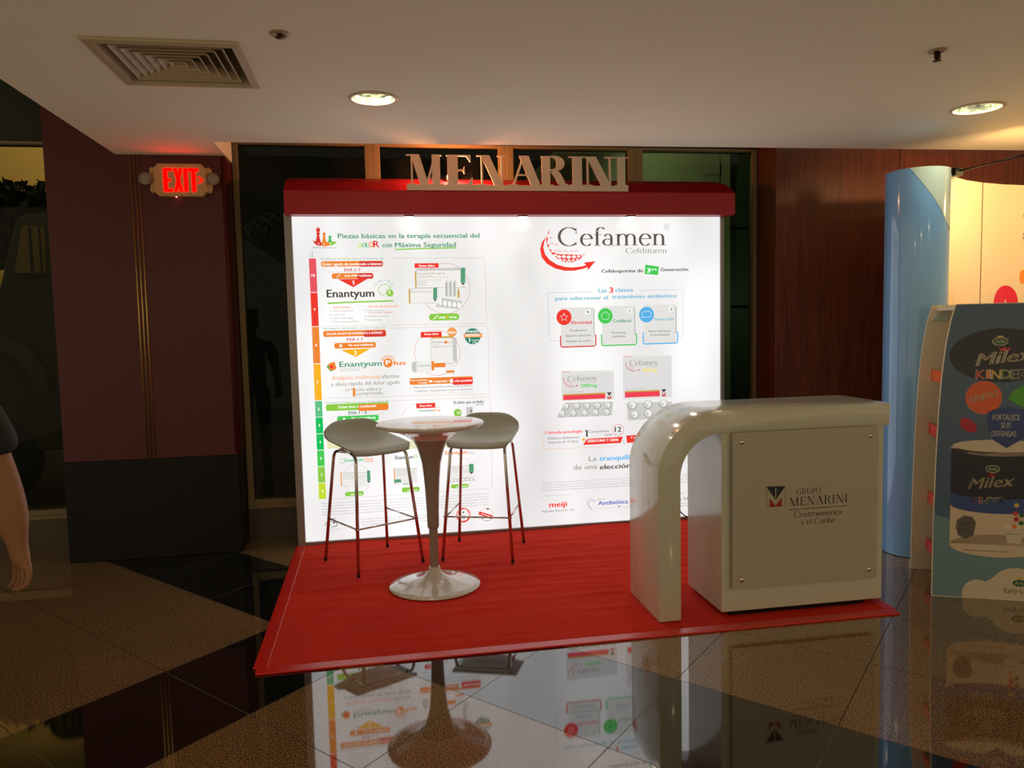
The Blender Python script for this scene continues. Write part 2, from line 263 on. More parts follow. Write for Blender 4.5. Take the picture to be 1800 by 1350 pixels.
ART=[('T','Piezas básicas en la terapia secuencial del',3040,21553,9910,326,'dgreen','b',2,0),
('T','D',4387,20930,265,244,'lime','b',2,0),
('T','O',4637,20929,303,305,'green','b',2,0),
('T','L',4940,20927,220,336,'green','b',2,0),
('T','O',5130,20926,335,382,'orange','b',2,0),
('T','R',5450,20924,420,444,'red','b',2,0),
('T','con',6061,20921,690,329,'dgreen','b',2,0),
('T','Máxima Seguridad',6942,20915,4301,330,'dgreen','b',2,0),
('L',[(6937,20754),(8912,20819),(11226,20852)],88,'lgreen',1),
('P',[(1522,21287),(1600,21558),(1647,21807),(1575,21860),(1668,21958),(1626,22011),(1589,22207),(1687,22244),(1712,22297),(1745,22372),(1771,22297),(1791,22244),(1886,22206),(1834,22010),(1787,21958),(1872,21859),(1796,21807),(1823,21558),(1879,21285)],'red',2),
('P',[(1966,21285),(2031,21557),(2062,21572),(2004,21614),(2078,21693),(2044,21735),(2015,21892),(2094,21922),(2113,21964),(2139,22025),(2161,21964),(2177,21922),(2253,21892),(2211,21735),(2174,21692),(2242,21613),(2181,21571),(2210,21556),(2253,21284)],'orange',2),
('P',[(2363,21283),(2425,21555),(2446,21387),(2391,21427),(2462,21500),(2430,21540),(2402,21688),(2476,21716),(2494,21756),(2519,21812),(2539,21755),(2554,21716),(2626,21687),(2586,21539),(2551,21500),(2616,21426),(2558,21386),(2593,21555),(2632,21282)],'green',2),
('P',[(1334,21409),(1590,21317),(1923,21285),(2062,21042),(1690,21044),(1473,21182)],'red',3),
('P',[(1908,21285),(2187,21344),(2445,21267),(2497,21085),(2172,20981),(1915,21073)],'orange',4),
('P',[(2407,21268),(2710,21342),(2986,21326),(2815,21160),(2585,21039),(2363,21086)],'lgreen',3),
('P',[(1278,20971),(2955,20916),(2953,20863),(1252,20881)],'lgrey',1),
('T','1',1678,21120,89,121,'white','b',5,0),
('T','2',2066,21118,89,121,'white','b',5,0),
('T','3',2484,21116,90,121,'white','b',5,0),
('T','EVA',1331,20275,387,113,'dgrey','s',2,90),
('T','ESCALA',1153,20277,431,68,'grey','s',2,90),
('R',1031,17870,483,2308,'rose',1,0),
('T','10',1153,18934,240,180,'white','b',2,0),
('R',1031,15515,483,2308,'red2',1,0),
('T','9',1213,16579,120,180,'white','b',2,0),
('R',1031,12928,483,2539,'orange',1,0),
('T','8',1213,14107,120,180,'white','b',2,0),
('R',1031,10336,483,2542,'amber',1,0),
('T','7',1213,11517,120,180,'white','b',2,0),
('R',1031,9171,483,1114,'mint',1,0),
('T','6',1213,9638,120,180,'white','b',2,0),
('R',1031,7996,483,1126,'green2',1,0),
('T','5',1213,8469,120,180,'white','b',2,0),
('R',1031,6833,483,1114,'green2',1,0),
('T','4',1213,7300,120,180,'white','b',2,0),
('R',1031,5667,483,1117,'green3',1,0),
('T','3',1213,6135,120,180,'white','b',2,0),
('R',1031,4496,483,1121,'lgreen',1,0),
('T','2',1213,4966,120,180,'white','b',2,0),
('R',1031,3313,483,1132,'lime',1,0),
('T','1',1213,3789,120,180,'white','b',2,0),
('L',[(6455,20157),(13114,20126),(13271,20007),(13305,19787),(13297,15634),(13211,15452),(1575,15482)],20,'pgrey',1),
('L',[(987,20217),(1030,20187),(1088,15494),(1343,3283)],20,'pgrey',1),
('T','Una Elección de',1785,20090,1362,129,'dgreen','s',2,0),
('T','Primera',3223,20085,693,129,'lgreen','b',2,0),
('T','para el Tratamiento del',3992,20086,2115,130,'dgreen','s',2,0),
('R',1833,19611,4234,372,'orange',1,140),
('R',4413,19585,1654,375,'red',2,140),
('T','Dolor agudo de moderado a intenso',1933,19693,4068,182,'white','b',3,0),
('L',[(2209,19478),(2228,19219),(5695,19241),(5703,19472)],16,'pgrey',1),
('T','EVA ≥ 7',3395,19274,1120,206,'crim','b',2,0),
('R',2532,18765,2839,381,'orange',1,140),
('R',4230,18744,1142,383,'red',2,140),
('T','Solo IM/IV habilitado',3403,18900,1859,145,'white','b',3,0),
('L',[(2860,18876),(3108,19056)],48,'white',3),
('P',[(2945,18737),(4990,18750),(3965,18172)],'red2',3),
('T','1',3881,18342,167,276,'white','b',4,0),
('T','Enantyum',2128,17488,3273,535,'dark','b',2,0),
('L',[(6567,18059),(6526,18134),(6473,18200),(6411,18255),(6342,18298),(6268,18328),(6191,18345),(6114,18348),(6038,18339),(5966,18317),(5900,18284),(5841,18242),(5791,18192),(5751,18135),(5721,18073),(5702,18010),(5694,17945),(5697,17882),(5711,17822),(5733,17766),(5764,17717),(5802,17675),(5845,17640),(5893,17615),(5943,17598),(5994,17591),(6044,17592),(6091,17602),(6136,17619),(6175,17642),(6210,17672),(6237,17705),(6258,17741),(6272,17779),(6279,17817),(6280,17855),(6274,17890),(6262,17922),(6246,17951),(6226,17975),(6203,17993)],40,'lgreen',1),
('L',[(6502,18151),(6418,17958)],40,'lgreen',1),
('C',6487,17725,247,248,'lgreen',1,0),
('P',[(6379,17936),(6491,17841),(6505,17593),(6424,17687)],'white',2),
('T','I',5428,18157,23,131,'dgreen','s',2,0),
('T','N',5486,18298,92,131,'dgreen','s',2,0),
('T','Y',5607,18414,92,131,'dgreen','s',2,0),
('T','E',5752,18499,92,131,'dgreen','s',2,0),
('T','C',5912,18547,92,131,'dgreen','s',2,0),
('T','T',6077,18558,92,131,'dgreen','s',2,0),
('T','A',6240,18529,92,131,'dgreen','s',2,0),
('T','B',6391,18462,92,131,'dgreen','s',2,0),
('T','L',6522,18361,92,131,'dgreen','s',2,0),
('T','E',6625,18232,92,132,'dgreen','s',2,0),
('L',[(2165,17081),(4169,17138),(6700,17178)],104,'lgreen',1),
('T','Indicaciones:',2565,16736,1171,130,'orange','b',2,0),
('T','Dolor postoperatorio',2555,16491,1361,115,'grey','s',2,0),
('L',[(2288,16588),(2408,16586),(2466,16523),(2345,16518),(2288,16588)],16,'grey',1),
('T','Cólico renal',2545,16230,770,115,'grey','s',2,0),
('L',[(2277,16327),(2398,16325),(2455,16262),(2335,16257),(2277,16327)],16,'grey',1),
('T','Dolor lumbar agudo',2572,15983,1324,115,'grey','s',2,0),
('L',[(2305,16081),(2426,16078),(2483,16016),(2363,16011),(2305,16081)],16,'grey',1),
('T','Dolor musculoesquelético',2600,15736,1667,115,'grey','s',2,0),
('L',[(2333,15834),(2453,15832),(2511,15769),(2390,15764),(2333,15834)],16,'grey',1),
('T','Vías de administración:',4940,16745,2146,131,'orange','b',2,0),
('T','Bolus intravenosa',4931,16482,1143,116,'grey','s',2,0),
('L',[(4659,16580),(4781,16578),(4840,16515),(4718,16510),(4659,16580)],16,'grey',1),
('T','lento en al menos 15 segundos',4948,16319,1683,116,'crim','s',2,0),
('T','Perfusión intravenosa',4946,16072,1406,116,'grey','s',2,0),
('L',[(4675,16170),(4797,16168),(4856,16104),(4733,16099),(4675,16170)],16,'grey',1),
('T','Intramuscular',4945,15816,913,116,'grey','s',2,0),
('L',[(4673,15915),(4795,15912),(4854,15849),(4731,15844),(4673,15915)],16,'grey',1),
('C',10394,17977,1760,1782,'crim',1,20),
('P',[(8279,19251),(8464,19428),(11861,19447),(11537,19216)],'lgrey',2),
('R',8359,18085,3145,1165,'paper',3,0),
('L',[(8396,19250),(8359,18085),(11504,18039)],16,'grey',4),
('R',8264,18063,101,1150,'gold',3,0),
('P',[(11525,19349),(11638,19450),(11861,19447),(11832,18388),(11498,18393)],'dgreen',4),
('P',[(11513,18377),(11815,18373),(11667,18194)],'dark',4),
('R',11504,18039,318,353,'paper',3,0),
('T','MENARINI',11552,18054,270,63,'dark','b',5,0),
('T','Enantyum® 50 mg/2 ml',8450,18993,1934,140,'grey','s',4,0),
('T','solución inyectable',8461,18861,1093,62,'grey','s',4,0),
('T','Dexketoprofeno trometamol solución inyectable',8458,18768,2195,62,'grey','s',4,0),
('T','Dexketoprofeno trometamol solución inyectable',8452,18574,1683,62,'grey','s',4,0),
('T','solución inyectable',8449,18473,546,62,'grey','s',4,0),
('T','solución inyectable',8446,18395,703,62,'grey','s',4,0),
('T','solución inyectable',8443,18302,507,62,'grey','s',4,0),
('T','solución inyectable',8440,18200,624,62,'grey','s',4,0),
('R',7895,16986,1618,1027,'paper',5,0),
('R',7793,16964,109,1035,'gold',5,0),
('P',[(9527,17951),(9594,18067),(9814,18064),(9790,17281),(9506,17231)],'dgreen',6),
('P',[(9537,17231),(9758,17258),(9658,17072)],'dark',6),
('L',[(7928,18013),(9530,18029)],24,'grey',6),
('T','Enantyum® 50 mg/2 ml',7958,17741,1484,109,'grey','s',6,0),
('L',[(7895,16986),(9734,16984)],16,'grey',6),
('R',10377,17405,221,1065,'silver',5,23),
('R',10450,17466,39,940,'grey',6,8),
('R',10479,18453,79,149,'silver',5,0),
('R',10654,17400,222,1066,'silver',5,23),
('R',10727,17462,40,941,'grey',6,8),
('R',10755,18450,79,149,'silver',5,0),
('R',10946,17395,222,1067,'silver',5,23),
('R',11020,17457,40,942,'grey',6,8),
('R',11048,18446,79,149,'silver',5,0),
('R',11253,17296,143,535,'gold',6,16),
('R',11308,17830,63,173,'gold',6,0),
('P',[(9608,16712),(10178,17329),(11597,17069),(11302,16507)],'lgrey',6),
('C',10010,16987,110,204,'white',7,0),
('C',10340,16934,111,204,'white',7,0),
('C',10670,16881,111,204,'white',7,0),
('C',11002,16828,111,205,'white',7,0),
('C',11334,16774,111,205,'white',7,0),
('R',8270,19461,1695,318,'red2',4,23),
('T','Envase clínico',8576,19535,1117,155,'white','b',5,0),
('R',9169,15724,2166,487,'lgreen',4,233),
('T','cada',9835,15867,497,173,'white','b',5,0),
('T','8',10395,15855,135,189,'amber','b',5,0),
('T','horas',10633,15865,508,173,'white','b',5,0),
('L',[(9462,15796),(9802,16103)],56,'white',5),
('L',[(6247,15252),(13271,15262),(13373,15148),(13399,14908),(13368,10431),(13292,10321),(1634,10452)],20,'pgrey',1),
('T','TRATAMIENTO SINTOMÁTICO A CORTO PLAZO DEL',1767,15242,4360,131,'dgreen','s',2,0),
('R',1785,14748,4325,423,'orange',1,140),
('R',4536,14679,1575,427,'red',2,140),
('T','DOLOR AGUDO DE MODERADO A INTENSO',2024,14881,3860,154,'white','b',3,0),
('L',[(2163,14600),(2183,14345),(5722,14352),(5746,14609)],16,'pgrey',1),
('T','EVA ≥ 7',3383,14429,1127,217,'crim','b',2,0),
('R',2506,13918,2882,386,'orange',1,140),
('T','Vía oral habilitada',3460,14062,1742,147,'white','b',3,0),
('C',2953,14107,98,101,'white',3,0),
('P',[(2941,13821),(5004,13864),(3964,13294)],'amber',3),
('T','2',3840,13446,214,280,'white','b',4,0),
('P',[(1912,12673),(2110,12900),(2493,13004),(2523,12809),(2610,12535),(2392,12386),(2178,12331),(2019,12515)],'orange',2),
('P',[(1914,12712),(2066,12746),(2136,12589),(2019,12515)],'green',3),
('P',[(2095,12512),(2355,12388),(2178,12316)],'green',3),
('C',2266,12639,121,124,'red2',3,0),
('T','Enantyum',2804,12622,2947,373,'dgreen','b',2,0),
('C',6178,12812,325,329,'orange',1,0),
('T','P',6019,12676,341,314,'white','b',2,0),
('L',[(5779,12950),(5794,12990),(5812,13029),(5835,13066),(5860,13100),(5890,13132),(5922,13160),(5956,13185),(5994,13206),(6033,13224),(6073,13237),(6115,13246),(6157,13251),(6200,13251),(6242,13247),(6284,13238),(6324,13226),(6363,13209),(6401,13188),(6436,13164),(6468,13136),(6497,13105),(6523,13071),(6546,13034),(6564,12995)],32,'orange',1),
('L',[(5706,12972),(5723,13020),(5745,13066),(5771,13110),(5802,13151),(5836,13188),(5874,13222),(5915,13251),(5959,13276),(6005,13297),(6054,13313),(6103,13323),(6153,13329),(6203,13329),(6254,13324),(6303,13314),(6351,13299),(6398,13280),(6442,13255),(6483,13226),(6521,13193),(6556,13156),(6587,13116),(6614,13072),(6636,13026)],32,'orange',1),
('T','lus',6584,12642,856,314,'orange','b',2,0),
('T','Tramadol hidrocloruro 75mg',2813,12474,1793,85,'grey','s',2,0),
('T','Dexketoprofeno 25mg',2808,12334,1410,85,'grey','s',2,0),
('T','Analgesia multimodal',2238,11730,3357,280,'oran2','s',2,0),
('T','efectiva',5722,11727,1203,283,'grey','s',2,0),
('T','y alivio rápido del dolor agudo',2182,11289,4779,280,'grey','s',2,0),
('T','en',3133,10918,305,172,'grey','s',2,0),
('T','1',3523,10512,306,595,'orange','b',2,0),
('T','solo sobre o',3896,10874,1770,250,'grey','s',2,0),
('T','comprimido',3901,10583,1833,251,'grey','s',2,0),
('C',9690,13417,1629,1619,'crim',1,20),
('C',10779,14876,342,340,'oran2',3,0),
('T','Nuevo',10499,14780,556,174,'white','b',4,0),
('R',9212,12758,1585,1817,'paper',4,0),
('R',10796,12669,295,1810,'lgrey',4,0),
('R',9264,14456,1582,134,'gold',5,0),
('L',[(9267,14574),(9212,12758)],16,'grey',5),
('T','Enantyum',9348,14122,853,142,'dgreen','s',5,0),
('C',10322,14167,111,111,'orange',5,0),
('T','lus',10455,14093,262,127,'orange','s',5,0),
('T','Dexketoprofeno / Tramadol',9360,13980,442,63,'grey','s',5,0),
('T','Dexketoprofeno / Tramadol',9356,13861,1354,63,'grey','s',5,0),
('T','Dexketoprofeno / Tramadol',9354,13798,996,63,'grey','s',5,0),
('R',8166,12039,1086,829,'paper',6,0),
('P',[(7836,12761),(8192,12868),(8166,12039),(7855,12144)],'lgrey',6),
('R',9241,12178,190,658,'orange',7,0),
('T','EnantyumPlus',8274,12470,929,126,'dgreen','s',7,0),
('R',9437,12378,808,317,'orange',6,0),
('R',10233,11914,685,891,'paper',7,0),
('R',10298,11968,573,159,'orange',8,0),
('L',[(10259,12805),(10233,11914),(10918,11891)],16,'grey',8),
('T','EnantyumPlus 75mg',10318,12644,541,64,'grey','s',8,0),
('T','EnantyumPlus 75mg',10315,12564,541,64,'grey','s',8,0),
('R',8543,14537,1496,393,'red2',6,23),
('T','Envase clínico',8815,14704,992,142,'white','b',7,0),
('P',[(12809,14524),(12864,14428),(12778,14357),(12800,14249),(12696,14208),(12683,14099),(12572,14092),(12526,13992),(12418,14019),(12343,13938),(12249,13997),(12152,13943),(12081,14028),(11972,14007),(11931,14109),(11821,14122),(11814,14232),(11714,14278),(11741,14384),(11660,14459),(11719,14552),(11665,14648),(11750,14718),(11729,14825),(11831,14866),(11844,14975),(11955,14983),(12001,15083),(12109,15056),(12184,15137),(12277,15078),(12374,15132),(12445,15048),(12554,15070),(12595,14968),(12706,14955),(12713,14845),(12814,14799),(12787,14692),(12868,14617)],'teal',1),
('P',[(11556,14730),(13016,14742),(12932,14601),(13009,14455),(11580,14460),(11648,14593)],'oran2',2),
('T','ANALGESIA',11854,14803,841,159,'white','b',3,0),
('T','MULTIMODAL',11766,14527,1018,175,'white','b',3,0),
('T','1',11940,14133,136,270,'white','b',3,0),
('T','comprimido',12158,14222,562,95,'white','b',3,0),
('T','al día',12234,14045,321,111,'white','b',3,0),
('R',7651,11185,4542,475,'orange',1,140),
('R',10711,11075,1483,479,'red2',2,140),
('T','Dosis recomendada',7715,11452,1218,111,'white','b',3,0),
('T','en adultos',8298,11257,630,111,'white','b',3,0),
('T','comprimido /',9365,11299,1072,159,'white','b',3,0),
('T','sobre granulado',10861,11294,1299,160,'white','b',3,0),
('C',9154,11394,142,79,'white',3,0),
('R',10532,11241,223,255,'white',3,0),
('T','- Pueden tomarse dosis adicionales cada 8 horas, hasta un máximo de',7816,10926,4355,127,'dgrey','s',2,0),
('T','3 comprimidos / sobres granulados al día, por no más de 5 días.',7949,10667,4215,127,'dgrey','s',2,0),
('L',[(7703,11088),(7687,10589),(7802,10513),(12180,10500)],16,'pgrey',1),
('L',[(6302,10088),(13262,10096),(13365,9970),(13374,9687)],20,'pgrey',1),
('T','Una Elección de',1732,10074,1405,132,'dgreen','s',2,0),
('T','Primera',3199,10038,665,133,'lgreen','b',2,0),
('T','para el Tratamiento del',3941,10032,2200,133,'dgreen','s',2,0),
('R',1764,9549,4334,468,'lgreen',1,140),
('R',3997,9455,2101,472,'orange',2,140),
('T','Dolor leve o moderado',2629,9708,2631,188,'white','b',3,0),
('T','EVA 1 - 6',3298,9249,1282,220,'teal','b',2,0),
('L',[(2153,9211),(2226,9153),(5710,9162),(5717,9375)],16,'pgrey',1),
('R',2499,8725,2896,415,'green3',1,140),
('T','Vía oral habilitada',3476,8887,1709,157,'white','b',3,0),
('C',2981,8940,92,94,'white',3,0),
('L',[(7021,8847),(7055,8979),(7103,9106),(7165,9227),(7238,9341),(7324,9445),(7419,9539),(7525,9621),(7638,9692),(7759,9749),(7884,9792),(8014,9821),(8146,9835),(8279,9834),(8412,9818),(8542,9788),(8668,9743),(8790,9684),(8904,9612),(9010,9527),(9107,9431),(9193,9325),(9268,9210),(9330,9087),(9379,8958)],20,'pgrey',1),
('R',8068,9484,1359,350,'red2',3,23),
('T','Envase clínico',8308,9594,885,143,'white','b',4,0),
('T','Enantyum',8273,9237,988,159,'dgreen','b',2,0),
('T','25mg',9263,9227,532,160,'orange','b',2,0),
('T','El alivio que se bebe',10767,9695,2182,209,'dgrey','b',2,0),
('L',[(12358,9582),(12949,9591)],32,'dark',1),
('C',11030,9040,361,362,'paper',2,24),
('C',11030,9040,289,289,'lgreen',2,0),
('T','15',10995,8961,241,177,'white','b',3,0),
('R',11653,8885,468,548,'lgrey',2,0),
('T','E',11963,9017,137,226,'dark','b',3,0),
('L',[(8282,9523),(9843,9491)],32,'gold',1),
('R',1750,6879,2317,987,'pyel',1,0),
('R',6103,6569,7301,592,'pyel',1,0),
('L',[(13441,9545),(13412,3480),(13334,3353),(1561,3269)],20,'pgrey',1),
('R',11274,6400,1276,352,'yellow',2,36),
('T','Enantyum',11553,6498,832,130,'dark','b',3,0),
('T','Enantyum',2934,5878,1319,253,'mint','b',2,0),
('T','25mg',4300,5878,584,254,'oran2','b',2,0),
('T','Cápsulas',4296,5769,602,82,'grey','s',2,0),
('C',2735,5952,158,163,'mint',1,27),
('T','Enantyum',6455,5874,1285,256,'dark','b',2,0),
('T','25',7771,5915,271,239,'lgreen','b',2,0),
('T','Enantyum',10022,6019,1627,277,'orange','b',2,0),
('T','25mg',11726,6024,370,121,'grey','s',2,0),
('C',3695,4599,973,1045,'pgrey',1,18),
('R',2577,4145,1833,997,'paper',2,0),
('L',[(2616,5142),(4446,5041),(4410,4037),(2577,4145),(2616,5142)],15,'grey',3),
('R',2577,4145,79,997,'oran2',3,0),
('R',4424,4421,222,757,'dgreen',4,0),
('P',[(4424,4421),(4645,4408),(4529,4268)],'dark',4),
('T','Enantyum® 25 mg',2783,4933,1013,91,'grey','s',4,0),
('T','Dexketoprofeno trometamol',2778,4806,1435,45,'lgrey2','s',4,0),
('T','Dexketoprofeno trometamol',2775,4716,1435,45,'lgrey2','s',4,0),
('T','Dexketoprofeno trometamol',2771,4625,1435,45,'lgrey2','s',4,0),
('R',2838,3400,1305,319,'lgreen',4,133),
('T','cada 8 horas',3193,3470,830,118,'white','b',5,0),
('C',7520,4566,996,1057,'pgrey',1,18),
('R',6314,4082,1640,1146,'paper',2,0),
('L',[(6353,5228),(7991,5139),(7954,3986),(6314,4082),(6353,5228)],15,'grey',3),
('R',6314,4082,81,1146,'oran2',3,0),
('R',7466,4292,90,276,'dgreen',4,0),
('P',[(7466,4292),(7556,4287),(7506,4142)],'dark',4),
('T','Enantyum® 25 mg',6525,5017,884,92,'grey','s',4,0),
('T','Dexketoprofeno trometamol',6521,4889,1233,46,'lgrey2','s',4,0),
('T','Dexketoprofeno trometamol',6518,4797,1233,46,'lgrey2','s',4,0),
('T','Dexketoprofeno trometamol',6515,4705,1234,46,'lgrey2','s',4,0),
('R',6851,3451,1266,350,'lgreen',4,133),
('T','cada 8 horas',7214,3522,778,120,'white','b',5,0),
('R',6318,4192,494,229,'dgreen',5,0),
('R',6913,3955,451,552,'paper',5,0),
('T','Enantyum',6915,4029,433,110,'dgreen','b',6,0),
('C',11151,4640,1018,1069,'pgrey',1,18),
('R',10249,4337,1661,863,'paper',2,0),
('L',[(10273,5200),(11933,5110),(11910,4243),(10249,4337),(10273,5200)],15,'grey',3),
('R',10249,4337,83,863,'oran2',3,0),
('R',11745,4672,334,587,'dgreen',4,0),
('P',[(11745,4672),(12078,4654),(11908,4514)],'dark',4),
('T','Enantyum® 25 mg',10451,4986,893,93,'grey','s',4,0),
('T','Dexketoprofeno trometamol',10447,4856,1245,46,'lgrey2','s',4,0),
('T','Dexketoprofeno trometamol',10445,4763,1245,46,'lgrey2','s',4,0),
('T','Dexketoprofeno trometamol',10442,4670,1245,46,'lgrey2','s',4,0),
('R',10381,3519,1293,298,'lgreen',4,133),
('T','cada 8 horas',10752,3590,795,121,'white','b',5,0),
('P',[(10199,4228),(11910,4271),(12183,4021),(10376,3985)],'lgrey',4),
('C',10472,4119,101,74,'white',5,0),
('C',10749,4122,101,74,'white',5,0),
('C',11026,4125,102,75,'white',5,0),
('C',11304,4128,102,75,'white',5,0),
('C',11582,4130,102,75,'white',5,0),
('C',11860,4133,102,75,'white',5,0),
('T','Referencias: 1) Ficha técnica Enantyum® 50 mg solución inyectable 2) Ficha técnica Enantyum® Plus Comprimido recubierto con película 3) Ficha técnica Enantyum® 25 mg/75 mg al',1155,2949,11980,91,'lgrey2','s',2,0),
('T','interacciones para ambos con bajas concentraciones. Dexketoprofeno trometamol en el tratamiento del dolor agudo postoperatorio. Hospital de Cruces. Grupo de Farmacología RM',1173,2743,11957,91,'lgrey2','s',2,0),
('T','médica, 2013 y 2015. Dexketoprofeno y tramadol en combinación a dosis fija. Enantyum® 25 mg Comprimido. Estudio clínico multicéntrico para el control del dolor agudo Plus® No.',1191,2537,11934,91,'lgrey2','s',2,0),
('T','comprimido Enantyum® 25 mg tabletas recubiertas. Enantyum® 25 mg Cápsulas. Enantyum® 25 mg sobres granulados. Revista de Farmacología clínica en la región y sus autores',1209,2331,11911,91,'lgrey2','s',2,0),
('T','registro sanitario Enantyum® 25 mg cápsula blanda. Enantyum® 25 mg granulado en sobres. Enantyum® Plus comprimidos. Registro sanitario de cada país consulte a su médico',1227,2125,11888,91,'lgrey2','s',2,0),
('T','POR SU DOLENCIA CONSULTE A SU MEDICO. ESTE MEDICAMENTO REQUIERE RECETA MEDICA',3877,1639,4768,87,'lgrey2','s',2,0),
('T','MATERIAL DIRIGIDO AL PROFESIONAL DE LA SALUD. EL PROFESIONAL DEBE TOMAR DE REFERENCIA',3870,1437,4769,87,'lgrey2','s',2,0),
('T','TODA LA INFORMACION DE SEGURIDAD Y USO DEL MEDICAMENTO EN SU PAIS',3862,1235,4770,87,'lgrey2','s',2,0),
('L',[(1699,1893),(1356,1432),(1767,1404)],46,'dark',1),
('L',[(1700,1939),(1674,1273)],46,'dark',1),
('L',[(2118,1838),(1837,1856),(1802,1630),(2040,1642),(2194,1540),(2215,1401),(2095,1272),(1831,1262)],46,'dark',1),
('P',[(1906,1605),(2108,1592),(1997,1462)],'dark',1),
('T','Laboratorios en la región',1342,1076,1095,55,'grey','s',2,0),
('T','1977-2022',1730,921,307,55,'grey','s',2,0),
('C',11231,1499,464,488,'red2',1,118),
('P',[(11146,1758),(11331,1746),(11235,1621)],'dark',1),
('T','EFICACIA',11062,1416,334,94,'grey','b',2,0),
('T','24h',11112,1225,241,113,'dark','b',2,0),
('T','A',10744,1323,93,94,'white','b',3,0),
('T','C',10721,1461,92,94,'white','b',3,0),
('T','C',10738,1598,92,94,'white','b',3,0),
('T','I',10831,1720,18,94,'white','b',3,0),
('T','O',10884,1824,93,94,'white','b',3,0),
('T','N',11000,1893,93,94,'white','b',3,0),
('T',' ',11132,1924,93,94,'white','b',3,0),
('T','R',11269,1914,93,94,'white','b',3,0),
('T','A',11399,1864,93,94,'white','b',3,0),
('T','P',11510,1778,93,94,'white','b',3,0),
('T','I',11629,1661,19,94,'white','b',3,0),
('T','D',11639,1531,93,94,'white','b',3,0),
('T','A',11646,1392,93,94,'white','b',3,0),
('L',[(13440,1344),(13443,1460)],46,'oran2',1),
('L',[(13430,1529),(13387,1639)],46,'oran2',1),
('L',[(13349,1699),(13267,1786)],46,'oran2',1),
('L',[(13207,1829),(13099,1880)],46,'oran2',1),
('L',[(13028,1898),(12910,1905)],46,'oran2',1),
('L',[(12838,1896),(12728,1859)],46,'oran2',1),
('L',[(12667,1824),(12581,1749)],46,'oran2',1),
('L',[(12540,1693),(12491,1590)],46,'oran2',1),
('L',[(12476,1522),(12473,1408)],46,'oran2',1),
('L',[(12485,1338),(12528,1229)],46,'dark',1),
('L',[(12566,1168),(12648,1081)],46,'dark',1),
('L',[(12707,1039),(12815,987)],46,'dark',1),
('L',[(12886,969),(13005,961)],46,'dark',1),
('L',[(13076,970),(13187,1007)],46,'dark',1),
('L',[(13248,1042),(13334,1118)],46,'dark',1),
('L',[(13376,1173),(13424,1277)],46,'dark',1),
('P',[(12402,1706),(13378,1359),(13324,1078),(12349,1473)],'red2',3),
('L',[(12538,1527),(13235,1264)],46,'white',4),
('P',[(12941,1907),(13157,1912),(13050,1749)],'dark',1),
('T','Cefamen',18681,20951,8277,1296,'dark2','f',2,0),
('C',27028,22290,225,228,'grey',1,24),
('T','R',26915,22176,243,244,'grey','f',2,0),
('T','Cefditoren',23815,20372,3200,389,'grey','f',2,0),
('P',[(17829,21614),(17501,21219),(17360,20704),(17455,20147),(17832,19666),(18428,19324),(19170,19140),(19878,19141),(20548,19270),(21054,19458),(20972,19588),(20467,19448),(19798,19374),(19216,19412),(18598,19594),(18067,19919),(17714,20344),(17591,20822),(17665,21218)],'red2',1),
('P',[(20597,19720),(21496,19817),(20907,19170),(20869,19460)],'red2',1),
('P',[(18111,22192),(17897,21773),(17816,21376),(17906,20939),(18160,20460),(18606,20042),(19156,19781),(19721,19752),(20291,19948),(20784,20426),(20606,20322),(20105,20286),(19398,20323),(18818,20336),(18366,20459),(18084,20779),(17968,21177),(17934,21535)],'red2',1),
('C',17952,21638,49,190,'white',2,0),
('C',17969,21217,66,159,'white',2,0),
('C',18085,20819,82,119,'white',2,0),
('C',18261,20555,99,80,'white',2,0),
('C',18487,20282,124,88,'white',2,0),
('C',18749,20168,157,104,'white',2,0),
('C',19113,20166,158,112,'white',2,0),
('C',19486,20131,166,120,'white',2,0),
('C',19869,20144,158,112,'white',2,0),
('C',20228,20173,134,96,'white',2,0),
('C',20497,20243,75,72,'white',2,0),
('C',18853,19960,108,56,'white',2,0),
('C',19159,19917,124,64,'white',2,0),
('C',19491,19890,125,64,'white',2,0),
('C',19807,19904,117,64,'white',2,0),
('C',20100,19965,100,56,'white',2,0),
('C',19348,19796,75,28,'white',2,0),
('C',19622,19793,75,28,'white',2,0),
('L',[(18085,21055),(18103,21096),(18132,21129),(18168,21151),(18209,21160),(18250,21155),(18287,21135),(18317,21105),(18337,21065)],32,'red2',2),
('L',[(18011,21452),(18028,21493),(18057,21526),(18093,21549),(18134,21557),(18175,21552),(18212,21533),(18242,21502),(18262,21463)],32,'red2',2),
('L',[(18454,20957),(18472,20998),(18500,21032),(18537,21054),(18578,21063),(18619,21057),(18657,21038),(18687,21007),(18706,20968)],32,'red2',2),
('L',[(18322,20512),(18340,20553),(18368,20586),(18405,20608),(18446,20617),(18487,20612),(18525,20593),(18555,20562),(18574,20522)],32,'red2',2),
('L',[(18677,20494),(18695,20535),(18723,20568),(18760,20590),(18801,20599),(18842,20594),(18880,20574),(18910,20543),(18929,20504)],32,'red2',2),
('L',[(19107,20475),(19125,20516),(19153,20549),(19190,20571),(19231,20580),(19272,20575),(19310,20556),(19340,20525),(19360,20485)],32,'red2',2),
('L',[(19563,20487),(19581,20529),(19610,20562),(19647,20584),(19688,20593),(19729,20588),(19767,20568),(19797,20537),(19817,20498)],32,'red2',2),
('L',[(19955,20501),(19972,20542),(20001,20576),(20038,20598),(20079,20607),(20121,20601),(20159,20582),(20189,20551),(20209,20511)],32,'red2',2),
('T','Cefalosporina de',21931,18973,3213,243,'dark','b',2,0),
('P',[(25322,19530),(26392,19372),(26317,18751),(25256,18845)],'green3',1),
('T','3',25429,18941,285,327,'white','b',2,0),
('T','era.',25749,19101,519,163,'white','b',2,0),
('T','Generación',26510,19035,2182,246,'dark','b',2,0),
